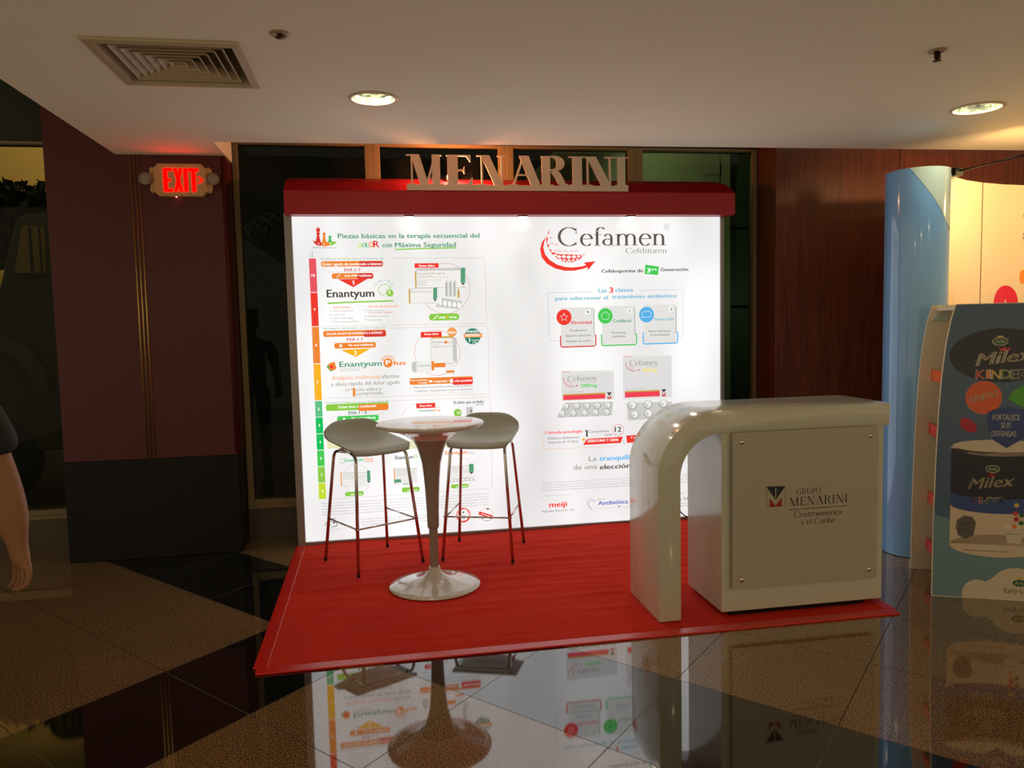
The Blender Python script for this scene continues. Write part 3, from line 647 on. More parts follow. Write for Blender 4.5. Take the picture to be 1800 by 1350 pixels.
('T','Las',21683,17534,652,292,'blue','b',2,0),
('T','3',22504,17489,323,406,'red2','b',2,0),
('T','claves',22972,17546,1385,293,'blue','b',2,0),
('T','para seleccionar el',18402,17014,4010,273,'blue','b',2,0),
('T','tratamiento antibiótico',22711,17062,5049,277,'blue','b',2,0),
('L',[(21194,17566),(17857,17562),(17894,14281),(18039,14066),(18746,14031)],20,'bgrey',1),
('L',[(24856,17615),(28308,17646),(28290,14282),(28139,14135),(27831,14110)],20,'bgrey',1),
('L',[(21439,14092),(21864,14097)],16,'bgrey',1),
('L',[(24605,14109),(25064,14114)],16,'bgrey',1),
('R',18806,13623,2515,2835,'card',1,0),
('R',21298,14292,51,2038,'lgrey2',2,0),
('L',[(18753,14421),(18765,13641),(18864,13573),(21322,13587),(21424,13650),(21436,14435)],88,'red',3),
('R',21934,13644,2536,2861,'card',1,0),
('R',24444,14319,52,2057,'lgrey2',2,0),
('L',[(21877,14449),(21892,13662),(21993,13593),(24471,13608),(24575,13672),(24583,14464)],88,'green3',3),
('R',25164,13681,2550,2863,'card',1,0),
('R',27683,14363,53,2051,'lgrey2',2,0),
('L',[(25102,14493),(25121,13698),(25224,13629),(27714,13646),(27820,13710),(27825,14510)],88,'blue2',3),
('C',19044,15759,568,574,'red2',3,0),
('C',22184,15791,561,571,'green3',3,0),
('C',25383,15824,581,585,'blue2',3,0),
('L',[(19050,16066),(19129,15869),(19347,15848),(19178,15714),(19226,15506),(19042,15622),(18854,15515),(18909,15720),(18745,15860),(18963,15872),(19050,16066)],32,'white',4),
('L',[(22189,16117),(22509,15885),(22380,15523),(21981,15531),(21863,15899),(22189,16117)],32,'white',4),
('L',[(25026,15625),(25030,15954),(25186,16058),(25602,16066),(25748,15940),(25745,15651),(25026,15625)],32,'white',4),
('R',20639,15937,354,341,'white',2,8),
('T','1',20741,16016,152,179,'dark','b',3,0),
('R',23876,15961,361,344,'white',2,8),
('T','2',23980,16041,155,180,'dark','b',3,0),
('R',27141,16011,367,347,'white',2,8),
('T','3',27247,16092,157,182,'dark','b',3,0),
('T','Efectividad',19578,15245,1564,227,'red','b',2,0),
('T','Confianza',22757,15304,1447,229,'dgreen','b',2,0),
('T','Protección',25986,15357,1519,231,'blue','b',2,0),
('T','Erradicación',19469,14704,1285,162,'dgrey','s',2,0),
('T','Espectro adecuado',19153,14321,1925,162,'dgrey','s',2,0),
('T','Rápidez de acción',19221,13921,1808,163,'dgrey','s',2,0),
('T','Sin alertas',22652,14463,1096,164,'dgrey','s',2,0),
('T','sanitarias',22700,14190,1002,164,'dgrey','s',2,0),
('T','Menor afectación',25518,14499,1770,165,'dgrey','s',2,0),
('T','al microbioma',25663,14223,1483,166,'dgrey','s',2,0),
('P',[(18744,11583),(18816,11817),(22780,11737),(22812,11512)],'card',1),
('R',18742,9590,4043,1991,'card2',2,0),
('L',[(18831,11751),(19418,11748)],32,'rose',3),
('T','Cefamen',19238,11033,2216,393,'grey','f',3,0),
('T','Cefditoren',20620,10869,832,82,'grey','f',3,0),
('T','200mg',20225,10554,1248,247,'green3','b',3,0),
('L',[(18962,11330),(18943,11252),(18939,11171),(18947,11090),(18969,11012),(19004,10936),(19051,10866),(19109,10803),(19176,10747),(19252,10702),(19335,10666),(19422,10642),(19512,10630),(19602,10630),(19691,10641)],40,'crim',3),
('P',[(19822,10700),(20043,10758),(19871,10600)],'crim',3),
('L',[(19054,11044),(19087,10969),(19135,10900),(19198,10838),(19273,10787),(19359,10748),(19451,10722),(19547,10710),(19643,10713)],13,'rose',3),
('L',[(19128,11061),(19155,10998),(19197,10941),(19251,10890),(19315,10848),(19388,10815),(19467,10794),(19549,10784),(19631,10787)],13,'rose',3),
('L',[(19201,11077),(19224,11028),(19258,10982),(19303,10942),(19357,10909),(19417,10883),(19483,10866),(19551,10858),(19619,10860)],13,'rose',3),
('L',[(19274,11094),(19293,11057),(19320,11024),(19356,10994),(19398,10969),(19447,10950),(19499,10938),(19553,10932),(19607,10933)],13,'rose',3),
('T','20 comprimidos recubiertos',18972,10206,1476,66,'grey','s',3,0),
('R',18884,9995,3221,99,'gold',3,0),
('R',18878,9650,3222,345,'rose2',3,0),
('P',[(22228,10100),(22605,10102),(22413,9827)],'dark',3),
('P',[(22272,9600),(22293,9898),(22410,9661),(22534,9905),(22564,9605)],'red',3),
('P',[(23495,12624),(23566,12787),(27321,12726),(27355,12575)],'card',1),
('R',23493,9535,3841,3087,'card2',2,0),
('L',[(23582,12720),(24185,12719)],32,'rose',3),
('T','Cefamen',24040,12044,2197,398,'grey','f',3,0),
('T','Cefditoren',25382,11885,855,83,'grey','f',3,0),
('T','400mg',24970,11548,1194,250,'yellow2','b',3,0),
('L',[(23754,12343),(23736,12264),(23731,12182),(23741,12101),(23764,12021),(23800,11945),(23849,11874),(23908,11810),(23978,11755),(24056,11708),(24141,11673),(24231,11649),(24323,11637),(24416,11637),(24508,11649)],40,'crim',3),
('P',[(24642,11709),(24868,11768),(24693,11607)],'crim',3),
('L',[(23851,12054),(23884,11978),(23935,11908),(24000,11846),(24077,11795),(24165,11756),(24260,11730),(24359,11718),(24458,11721)],13,'rose',3),
('L',[(23926,12071),(23955,12008),(23998,11950),(24053,11899),(24120,11857),(24195,11824),(24276,11802),(24360,11793),(24445,11796)],13,'rose',3),
('L',[(24001,12088),(24025,12038),(24061,11993),(24107,11952),(24162,11918),(24225,11892),(24292,11875),(24362,11868),(24432,11870)],13,'rose',3),
('L',[(24077,12105),(24096,12068),(24124,12035),(24161,12005),(24205,11980),(24254,11961),(24308,11948),(24364,11942),(24420,11944)],13,'rose',3),
('T','20 comprimidos recubiertos',23726,10260,1518,67,'grey','s',3,0),
('R',23637,10047,2741,100,'gold',3,0),
('R',23633,9663,2743,383,'rose2',3,0),
('P',[(26503,10174),(26890,10176),(26695,9898)],'dark',3),
('P',[(26552,9634),(26572,9970),(26693,9696),(26818,9977),(26851,9640)],'red',3),
('P',[(19026,9472),(22716,9391),(22600,8354),(18325,8356)],'silver',1),
('C',19080,9181,253,247,'lgrey2',2,0),
('C',19063,9198,202,206,'paper',3,0),
('C',19012,9135,101,115,'silver',4,0),
('C',18776,8642,252,247,'lgrey2',2,0),
('C',18759,8659,202,206,'paper',3,0),
('C',18708,8595,101,115,'silver',4,0),
('C',19881,9165,254,248,'lgrey2',2,0),
('C',19865,9182,203,206,'paper',3,0),
('C',19813,9118,101,116,'silver',4,0),
('C',19627,8630,254,248,'lgrey2',2,0),
('C',19611,8648,203,206,'paper',3,0),
('C',19559,8584,101,116,'silver',4,0),
('C',20687,9149,255,248,'lgrey2',2,0),
('C',20670,9166,204,207,'paper',3,0),
('C',20618,9102,102,116,'silver',4,0),
('C',20483,8619,255,248,'lgrey2',2,0),
('C',20466,8636,204,207,'paper',3,0),
('C',20414,8572,102,116,'silver',4,0),
('C',21496,9133,256,249,'lgrey2',2,0),
('C',21479,9150,205,207,'paper',3,0),
('C',21427,9086,102,116,'silver',4,0),
('C',21343,8608,256,249,'lgrey2',2,0),
('C',21326,8625,205,207,'paper',3,0),
('C',21274,8561,102,116,'silver',4,0),
('C',22309,9116,257,249,'lgrey2',2,0),
('C',22292,9134,206,208,'paper',3,0),
('C',22240,9069,103,116,'silver',4,0),
('C',22208,8596,258,250,'lgrey2',2,0),
('C',22191,8614,206,208,'paper',3,0),
('C',22138,8549,103,116,'silver',4,0),
('P',[(23750,9258),(27360,9207),(27352,7982),(23847,7899)],'silver',1),
('C',24206,9039,347,318,'lgrey2',2,0),
('C',24207,9064,278,267,'paper',3,0),
('C',24102,8993,121,150,'silver',4,0),
('C',25426,9057,350,319,'lgrey2',2,0),
('C',25426,9082,280,268,'paper',3,0),
('C',25320,9011,122,151,'silver',4,0),
('C',26653,9083,352,320,'lgrey2',2,0),
('C',26654,9109,282,269,'paper',3,0),
('C',26548,9037,123,151,'silver',4,0),
('C',24373,8321,348,318,'lgrey2',2,0),
('C',24373,8346,278,268,'paper',3,0),
('C',24268,8275,122,151,'silver',4,0),
('C',25463,8358,350,319,'lgrey2',2,0),
('C',25463,8383,280,269,'paper',3,0),
('C',25358,8312,122,151,'silver',4,0),
('C',26622,8393,353,320,'lgrey2',2,0),
('C',26622,8419,282,270,'paper',3,0),
('C',26516,8347,123,152,'silver',4,0),
('T','Cómoda posología:',17432,7185,2908,214,'red2','b',2,0),
('T','1',20489,6841,221,499,'dark','b',2,0),
('T','Comprimido',20784,7119,1610,183,'dgrey','s',2,0),
('T','cada',21978,6846,602,167,'dgrey','s',2,0),
('C',23077,7221,441,435,'rose2',1,32),
('T','12',22799,7092,536,385,'dark','b',2,0),
('T','horas',22840,6906,501,117,'grey','s',2,0),
('L',[(17305,7116),(17285,6110),(17351,6049),(22916,6012),(23090,6113)],20,'oran2',1),
('T','Adultos y adolescentes',17625,6763,2445,182,'dgrey','s',2,0),
('T','(mayores de 12 años)',17686,6462,2277,182,'dgrey','s',2,0),
('C',20393,6638,111,108,'amber',3,0),
('P',[(20649,6675),(23443,6709),(23265,6247),(20344,6232)],'red2',1),
('T','DESAYUNO Y CENA',20687,6407,2422,200,'white','b',2,0),
('C',23525,6285,156,168,'paper',3,0),
('L',[(23562,6451),(23518,6445),(23480,6421),(23453,6383),(23440,6337),(23443,6288),(23461,6243),(23493,6207),(23533,6187),(23578,6183),(23620,6197)],32,'grey',4),
('P',[(23704,6781),(26064,6788),(26059,6246),(23750,6224)],'red2',1),
('T','Y opcional',24032,6547,1151,135,'white','b',2,0),
('T','La',20768,4990,599,368,'grey','s',2,0),
('T','tranquilidad',21566,4973,3427,352,'blue2','b',2,0),
('T','de una',19573,4385,1810,367,'grey','s',2,0),
('T','elección',21599,4316,2407,353,'dark','b',2,0),
('T','Referencias: 1) Ficha técnica Cefamen® 200 mg. 2) Ficha técnica Cefamen® 400 mg. 3) Hernández, E. et al. Tres claves para seleccionar un antibiótico oral en la comunidad y su uso',17107,3487,13222,93,'lgrey2','s',2,0),
('T','Castilla, G. et al. Resistencias microbianas reducidas con cefalosporinas orales y efecto colateral en la microbiota. Implicaciones del tratamiento en la práctica clínica. REV ESP',17103,3301,13225,93,'lgrey2','s',2,0),
('T','RS 2017 200 MG. PARA USO EXCLUSIVO DEL PROFESIONAL DE LA SALUD. ESTE MEDICAMENTO REQUIERE RECETA MÉDICA. MATERIAL DIRIGIDO AL CUERPO MÉDICO DE LA REGIÓN DE CENTROAMÉRICA',17099,3109,13228,93,'lgrey2','s',2,0),
('T','REGISTRADO EN LA REGIÓN. EL PROFESIONAL DE LA SALUD DEBE TOMAR DE REFERENCIA LA INFORMACIÓN DE SU PAÍS DE SEGURIDAD Y USO DE ESTE MEDICAMENTO. CONSULTE A SU MÉDICO',17095,2909,13232,93,'lgrey2','s',2,0),
('T','Licenciado por Meiji Seika Pharma Co., Ltd.',17123,2514,2136,79,'lgrey2','s',2,0),
('T','meiji',17670,1663,1357,416,'red2','b',2,0),
('T','Meiji Seika Pharma Co., Ltd.',17099,1312,2504,158,'dgrey','s',2,0),
('L',[(21234,1959),(20919,2109),(20608,1962),(20625,1635),(20820,1405),(20989,1336),(20785,1516),(20699,1702),(20702,1905),(20917,1993),(21196,1874)],27,'bgrey',1),
('T','LÍNEA',21397,2000,636,87,'grey','s',2,0),
('T','Antibiótica',21428,1599,2366,304,'navy','b',2,0),
('L',[(21314,1374),(23793,1303)],14,'lgrey2',1),
('P',[(22971,1436),(23173,1438),(23067,1335)],'dark',1),
('P',[(26632,1919),(26899,1917),(26768,1726)],'dark',1),
('T','GRUPO',27473,2052,843,133,'grey','f',2,0),
('T','MENARINI',27087,1559,2306,251,'dark2','f',2,0),
('L',[(27086,1360),(29393,1305)],20,'dark2',1),
('T','Centroamérica',27390,1097,1692,133,'grey','f',2,0)]
PLATE=[('L',[(24781,6818),(25825,6785),(25831,5756),(24785,5750),(24781,6818)],19,'ink',1),
('P',[(24787,6798),(25825,6782),(25299,6089)],'ink',1),
('L',[(25296,6718),(25293,6202)],46,'pgrey',2),
('P',[(24960,6214),(25289,5790),(25626,6217),(25628,5752),(24962,5747)],'red',1),
('T','GRUPO',26441,6308,1367,295,'dgrey','f',2,0),
('T','MENARINI',26031,5727,3303,444,'ink','f',2,0),
('L',[(26012,5534),(29334,5549)],31,'dgrey',1),
('T','Centroamérica',26320,5117,2708,299,'dgrey','f',2,0),
('T','y el Caribe',26708,4712,1931,283,'dgrey','f',2,0)]

# ------------------------------------------------------------------ materials
def floor_mat():
    m = bpy.data.materials.new('polished_granite_tiles'); m.use_nodes = True; n, l = nodes(m); b = n['Principled BSDF']
    tc = n.new('ShaderNodeTexCoord'); sp = n.new('ShaderNodeSeparateXYZ'); l.new(tc.outputs['Object'], sp.inputs[0])
    def mth(op, a, c=None, d=None):
        x = n.new('ShaderNodeMath'); x.operation = op
        for i, v in enumerate((a, c, d)):
            if v is None: continue
            if isinstance(v, (int, float)): x.inputs[i].default_value = v
            else: l.new(v, x.inputs[i])
        return x.outputs[0]
    X, Y = sp.outputs[0], sp.outputs[1]; S = .955
    u = mth('DIVIDE', mth('ADD', mth('SUBTRACT', Y, mth('MULTIPLY', X, 1.03)), 1.46), -S)     # 0..1 is the black row
    v = mth('DIVIDE', mth('ADD', mth('ADD', Y, mth('MULTIPLY', X, 1.118)), .54), -S)
    def row(q): return mth('LESS_THAN', mth('MODULO', mth('ADD', mth('FLOOR', q), 35), 7), .5)
    black = mth('MAXIMUM', row(u), row(v))
    def joint(q): f = mth('FRACT', mth('ADD', q, 30)); return mth('LESS_THAN', mth('MINIMUM', f, mth('SUBTRACT', 1, f)), .0026)
    jt = mth('MAXIMUM', joint(u), joint(v))
    n1 = n.new('ShaderNodeTexNoise'); n1.inputs['Scale'].default_value = 150; n1.inputs['Detail'].default_value = 4; l.new(tc.outputs['Object'], n1.inputs['Vector'])
    cr = n.new('ShaderNodeValToRGB'); l.new(n1.outputs[0], cr.inputs[0]); e = cr.color_ramp.elements
    e[0].position = .36; e[0].color = (*lin((60, 44, 28)), 1); e[1].position = .66; e[1].color = (*lin((172, 134, 90)), 1)
    e2 = cr.color_ramp.elements.new(.5); e2.color = (*lin((122, 92, 58)), 1)
    n2 = n.new('ShaderNodeTexNoise'); n2.inputs['Scale'].default_value = 210; l.new(tc.outputs['Object'], n2.inputs['Vector'])
    cb = n.new('ShaderNodeValToRGB'); l.new(n2.outputs[0], cb.inputs[0]); e = cb.color_ramp.elements
    e[0].position = .5; e[0].color = (*lin((14, 14, 13)), 1); e[1].position = .78; e[1].color = (*lin((44, 44, 42)), 1)
    mx = n.new('ShaderNodeMix'); mx.data_type = 'RGBA'; l.new(black, mx.inputs[0]); l.new(cr.outputs[0], mx.inputs[6]); l.new(cb.outputs[0], mx.inputs[7])
    jc = n.new('ShaderNodeMix'); jc.data_type = 'RGBA'; l.new(black, jc.inputs[0]); jc.inputs[6].default_value = (*lin((28, 22, 16)), 1); jc.inputs[7].default_value = (*lin((92, 88, 76)), 1)
    m2 = n.new('ShaderNodeMix'); m2.data_type = 'RGBA'; l.new(jt, m2.inputs[0]); l.new(mx.outputs[2], m2.inputs[6]); l.new(jc.outputs[2], m2.inputs[7])
    l.new(m2.outputs[2], b.inputs['Base Color'])
    l.new(mth('ADD', mth('MULTIPLY', jt, .6), .035), b.inputs['Roughness'])
    l.new(mth('SUBTRACT', 2.4, mth('MULTIPLY', jt, 1.1)), b.inputs['IOR'])
    return m
def wood_mat(name, c0, c1, rough=.3, scale=3.0):
    m = bpy.data.materials.new(name); m.use_nodes = True; n, l = nodes(m); b = n['Principled BSDF']
    tc = n.new('ShaderNodeTexCoord'); mp = n.new('ShaderNodeMapping'); mp.inputs['Scale'].default_value = (14, 14, .9); l.new(tc.outputs['Object'], mp.inputs[0])
    t = n.new('ShaderNodeTexNoise'); t.inputs['Scale'].default_value = scale; t.inputs['Detail'].default_value = 8; t.inputs['Distortion'].default_value = .6; l.new(mp.outputs[0], t.inputs['Vector'])
    cr = n.new('ShaderNodeValToRGB'); l.new(t.outputs[0], cr.inputs[0]); e = cr.color_ramp.elements
    e[0].position = .3; e[0].color = (*lin(c0), 1); e[1].position = .72; e[1].color = (*lin(c1), 1); l.new(cr.outputs[0], b.inputs['Base Color'])
    b.inputs['Roughness'].default_value = rough; return m
def glass_mat(name, tint, tr=1.0):
    m = bpy.data.materials.new(name); m.use_nodes = True; n, l = nodes(m); n.remove(n['Principled BSDF'])
    t = n.new('ShaderNodeBsdfTransparent'); t.inputs[0].default_value = (*tint, 1); g = n.new('ShaderNodeBsdfGlossy'); g.inputs['Roughness'].default_value = .02
    fr = n.new('ShaderNodeFresnel'); fr.inputs[0].default_value = 1.2; mx = n.new('ShaderNodeMixShader')
    l.new(fr.outputs[0], mx.inputs[0]); l.new(t.outputs[0], mx.inputs[1]); l.new(g.outputs[0], mx.inputs[2]); l.new(mx.outputs[0], n['Material Output'].inputs[0]); return m
PANEL_S = 1.0
def panel_mat():
    m = mat('backlit_fabric', (130, 130, 128), .28, spec=.3); n, l = nodes(m); b = n['Principled BSDF']
    tc = n.new('ShaderNodeTexCoord'); sp = n.new('ShaderNodeSeparateXYZ'); l.new(tc.outputs['Object'], sp.inputs[0])
    mp = n.new('ShaderNodeMapping'); mp.inputs['Scale'].default_value = (1, 1, .35); l.new(tc.outputs['Object'], mp.inputs[0])
    nz = n.new('ShaderNodeTexNoise'); nz.inputs['Scale'].default_value = 2.2; nz.inputs['Detail'].default_value = 1; l.new(mp.outputs[0], nz.inputs['Vector'])
    mr = n.new('ShaderNodeMapRange'); mr.inputs[1].default_value = .3; mr.inputs[2].default_value = .7; mr.inputs[3].default_value = .68 * PANEL_S; mr.inputs[4].default_value = .90 * PANEL_S; l.new(nz.outputs[0], mr.inputs[0])
    # the two rows of tubes leave a darker band down the middle of the box
    d = n.new('ShaderNodeMath'); d.operation = 'SUBTRACT'; l.new(sp.outputs[0], d.inputs[0]); d.inputs[1].default_value = 1.60
    a = n.new('ShaderNodeMath'); a.operation = 'ABSOLUTE'; l.new(d.outputs[0], a.inputs[0])
    m2 = n.new('ShaderNodeMapRange'); m2.interpolation_type = 'SMOOTHSTEP'; m2.inputs[1].default_value = 0; m2.inputs[2].default_value = .35; m2.inputs[3].default_value = .82; m2.inputs[4].default_value = 1; l.new(a.outputs[0], m2.inputs[0])
    mu = n.new('ShaderNodeMath'); mu.operation = 'MULTIPLY'; l.new(mr.outputs[0], mu.inputs[0]); l.new(m2.outputs[0], mu.inputs[1])
    b.inputs['Emission Color'].default_value = (.985, .99, 1.0, 1); l.new(mu.outputs[0], b.inputs['Emission Strength']); return m
PAL = dict(dgreen=(86, 158, 122), green=(70, 190, 110), lgreen=(140, 205, 70), lime=(196, 226, 50), green2=(0, 195, 92), green3=(66, 205, 84), mint=(90, 196, 138), teal=(24, 128, 102),
           orange=(240, 134, 48), oran2=(246, 160, 92), amber=(252, 182, 24), gold=(205, 165, 70), red=(214, 52, 44), red2=(240, 54, 44), rose=(232, 84, 96), rose2=(242, 66, 84), crim=(196, 66, 84), pink=(235, 120, 120),
           dark=(74, 68, 62), dark2=(92, 82, 78), grey=(140, 140, 132), dgrey=(92, 92, 90), lgrey=(200, 202, 198), lgrey2=(160, 160, 158), pgrey=(190, 178, 172), bgrey=(130, 152, 190), silver=(206, 207, 205),
           paper=(240, 240, 236), card=(228, 228, 226), card2=(224, 224, 224), white=(250, 250, 248), blue=(110, 182, 208), blue2=(84, 178, 234), navy=(86, 104, 190), pyel=(232, 234, 190), yellow=(236, 226, 60), yellow2=(240, 220, 90), ink=(26, 14, 12))
BACKLIT = {k: mat('backlit_ink_' + k, tuple(int(x * .5) for x in v), .3, spec=.3, emit=v, es=.84 * PANEL_S) for k, v in PAL.items()}
def ink(k, v=None): return mat('ink_' + k, v or PAL[k], .35)

M_floor = floor_mat()
M_ceil = mat('ceiling_paint', (250, 246, 228), .8, vary=(1.2, .03, (1, 1, 1)))
M_redwall = mat('dark_red_laminate', (80, 16, 18), .42, vary=(9, .22, (9, 9, .6)), bump=(40, .05, (6, 6, 1)))
M_redtrim = mat('red_laminate_edge', (74, 30, 24), .6, spec=.2)
M_blackgran = mat('black_granite', (13, 12, 12), .35, spec=.25, vary=(260, .8, (1, 1, 1)))
M_browngran = mat('brown_granite', (74, 58, 44), .3, vary=(120, .5, (1, 1, 1)))
M_wood = wood_mat('mahogany_panel', (84, 34, 17), (118, 56, 27), .34)
M_frame = mat('bronze_aluminium', (130, 112, 78), .45, metal=.2)
M_brass = mat('brass_strip', (196, 156, 92), .3, metal=.9)
M_header = mat('dark_olive_paint', (34, 36, 26), .6)
M_glass = glass_mat('tinted_glass', (.42, .44, .40))
M_redcloth = mat('dark_red_vinyl', (172, 24, 40), .38)
M_alu = mat('brushed_aluminium', (150, 142, 140), .4, metal=.6)
M_mdf = mat('sign_paint', (226, 212, 194), .5)
M_white = mat('glossy_white_lacquer', (200, 199, 180), .16, coat=.4)
M_plastic = mat('white_gloss_plastic', (214, 205, 196), .12, coat=.5)
M_stem = mat('shaded_white_gloss_plastic', (150, 132, 122), .32, coat=.15)  # white plastic, its backlit shade put into the colour
M_seat = mat('matt_white_plastic', (164, 164, 148), .42)
M_chrome = mat('chrome', (205, 200, 196), .12, metal=1.)
M_black = mat('black_rubber', (20, 20, 20), .6)
M_blackm = mat('black_metal', (26, 26, 26), .35, metal=.4)

# ------------------------------------------------------------------ the room
CH = 2.70
def plate_with_holes(outer, holes, z0, z1, name, m):
    cu = bpy.data.curves.new(name, 'CURVE'); cu.dimensions = '2D'; cu.fill_mode = 'BOTH'; cu.extrude = (z1 - z0) / 2
    for pts in [outer] + holes:
        s = cu.splines.new('POLY'); s.points.add(len(pts) - 1); s.use_cyclic_u = True
        for i, p in enumerate(pts): s.points[i].co = (p[0], p[1], 0, 1)
    ob = bpy.data.objects.new(name, cu); C.objects.link(ob); dg = bpy.context.evaluated_depsgraph_get(); dg.update()
    me = bpy.data.meshes.new_from_object(ob.evaluated_get(dg)); bpy.data.objects.remove(ob)
    for v in me.vertices: v.co.z += (z0 + z1) / 2
    me.materials.clear(); me.materials.append(m); me.name = name
    for p in me.polygons: p.use_smooth = False
    o = bpy.data.objects.new(name, me); C.objects.link(o); return o
VX, VY, VS = -.262, -1.912, .30
DL = ((.57, -1.465, .108), (3.945, -1.586, .122))
SPR = ((.21, -2.325), (3.022, -2.431))
holes = [[(VX - VS + .02, VY - VS + .02), (VX + VS - .02, VY - VS + .02), (VX + VS - .02, VY + VS - .02), (VX - VS + .02, VY + VS - .02)]]
for x, y, r in DL: holes.append(ell(x, y, r, r, 0, 360, 40)[:-1])
struct(plate_with_holes([(-1.095, -9), (9.5, -9), (9.5, -.70), (-.405, -.43), (-.405, .20), (-.55, .20), (-.55, -.03), (-1.095, -.03)], holes, CH, CH + .22, 'ceiling', M_ceil))
struct(MB().box(-4.5, 10, -9.5, .62, -.12, 0).build('floor', M_floor))
struct(MB().box(-6, -1.095, -9, 1.0, 3.75, 3.85).box(-1.095, 9.5, -.9, 1.0, 3.3, 3.4).build('ceiling', mat('upper_ceiling', (60, 50, 40), .8)))
# left pillar: black granite base, dark red laminate above, brass strips
wl = MB().prism([(-1.528, .685), (-.42, .685), (-.42, CH), (-1.10, CH), (-1.10, 3.74), (-1.528, 3.74)], -.03, .30, 'y')
struct(wl.build('wall_left', M_redwall))
struct(MB().box(-1.535, -.425, -.035, .30, 0.0, .684, .003).build('wall_left_base', M_blackgran))
tr = MB().tube([(-.43, -.02, .69), (-.43, -.02, CH - .005)], .016, 10)
struct(tr.build('trim_1', M_redtrim))
g = MB()
for x in (-1.007, -.982, -.957): g.tube([(x, -.034, .69), (x, -.034, CH - .005)], .0052, 8)
struct(g.build('trim_2', M_brass))
# right pillar of mahogany
struct(MB().box(3.56, 4.597, -.03, .30, 0, 3.28, .003).box(4.601, 6.1, -.03, .30, 0, 3.28, .003).box(6.104, 9.4, -.03, .30, 0, 3.28, .003).build('wall_right', M_wood))
# window wall: granite base, header, frames and panes
struct(MB().box(-.42, 3.56, .26, .50, 0, .235).box(-4.4, -1.535, .26, .50, 0, .25).build('wall_back_base', M_browngran))
struct(MB().box(-.41, 3.56, .27, .45, 2.865, 3.30).box(-4.4, -1.535, .27, .45, 2.84, 3.75).build('wall_back', M_header))
def window(i, x0, x1, z0, z1, w0=.05, w1=.05):
    f = MB()
    f.box(x0, x0 + w0, .25, .33, z0, z1, .004).box(x1 - w1, x1, .25, .33, z0, z1, .004).box(x0 + w0, x1 - w1, .25, .33, z0, z0 + .05, .004).box(x0 + w0, x1 - w1, .25, .33, z1 - .02, z1, .002)
    f.box(x0 - .0, x1 + .0, .235, .25, z0 - .015, z0 + .012, .002)
    o = struct(f.build('window_%d' % i, M_frame)); p = MB().box(x0 + w0 + .001, x1 - w1 - .001, .288, .294, z0 + .051, z1 - .021).build('pane', M_glass, o); return o
window(1, -.415, .56, .25, 2.862, .04, .055); window(2, .56, 1.543, .25, 2.862, .055, .057); window(3, 1.543, 2.552, .25, 2.862, .057, .057); window(4, 2.552, 3.555, .25, 2.862, .057, .035)
window(5, -4.35, -1.54, .265, 2.838, .05, .012)
struct(MB().box(-12, 16, .62, 30, -.32, -.2).build('ground', mat('asphalt', (40, 40, 38), .8, vary=(8, .2, (1, 1, 1)))))

# ------------------------------------------------------------------ lit trade show backdrop
LW, LZ = 3.1226, 2.3235
bd = empty('trade_show_backdrop', (LW / 2, .1, 0), 0, 'wide backlit advertising wall with dark red canopy and raised white letters on top', 'display')
def child(o, par):
    o.parent = par; o.matrix_parent_inverse = Matrix.Translation(Vector(par.location) * -1) if par.rotation_euler.z == 0 else (Matrix.Translation(par.location) @ Matrix.Rotation(par.rotation_euler.z, 4, 'Z')).inverted(); return o
fr = MB().box(-.052, -.002, -.012, .16, 0.0, 2.33, .003).box(LW + .002, LW + .03, -.012, .16, 0.0, 2.33, .003).box(-.002, LW + .002, -.012, .16, .0, .028, .002).box(-.002, LW + .002, .012, .16, .028, 2.33)
child(fr.build('frame', M_alu), bd)
names = list(PAL); mats = [panel_mat()] + [BACKLIT[k] for k in names]; idx = {k: i + 1 for i, k in enumerate(names)}
pm = MB().box(0, LW, 0, .010, .03, LZ + .01)
pr = Print(pm, (0, 0, 0), (1, 0, 0), (0, 0, 1), (0, -1, 0), idx)
pr.draw(ART)
# dotted halftone along the top of the right half
for i in range(46):
    for j in range(5):
        x = 1.75 + i * .028 + (j % 2) * .014; z = 2.285 - j * .016; r = .0042 * (1 - j / 6) * (.5 + .5 * math.sin(i * .21) ** 2)
        pr.disc(x, z, r, r, 'lgrey', 1)
child(pm.build('lit_panel', mats, None, fix=False), bd)
cp = MB(); fy, by = -.12, .20
prof = [(fy, 2.303), (fy, 2.463), (.02, 2.545), (by, 2.60), (by, 2.303)]
cp.prism(prof, -.035, LW + .068, 'x', .006)
child(cp.build('canopy', M_redcloth), bd)
# raised letters on a base bar
lt = MB(); boxes = (('M', 95, 270), ('E', 285, 410), ('N', 430, 575), ('A', 585, 745), ('R', 733, 880), ('I', 885, 970), ('N', 950, 1120), ('I', 1117, 1187))
X0, X1 = .785, 2.365
def sx(p): return X0 + (p - 95) / (1187 - 95) * (X1 - X0)
lt.box(X0, X1, -.128, -.108, 2.466, 2.505, .001)
for ch, a, b_ in boxes:
    adv, ps = serif_glyph(ch, .25, .055); xs = [q[0] for p in ps for q in p]; x0, x1 = min(xs), max(xs)
    kx = (sx(b_) - sx(a)) / (x1 - x0)
    for i, p in enumerate(ps): lt.prism([(sx(a) + (q[0] - x0) * kx, 2.502 + q[1] * .206) for q in p], -.1275 + (i % 9) * .0002, -.114 - (i % 7) * .0002, 'y')
child(lt.build('raised_letters', M_mdf), bd)
M_led = mat('led_lens', (255, 250, 225), .3, emit=(255, 246, 214), es=14)
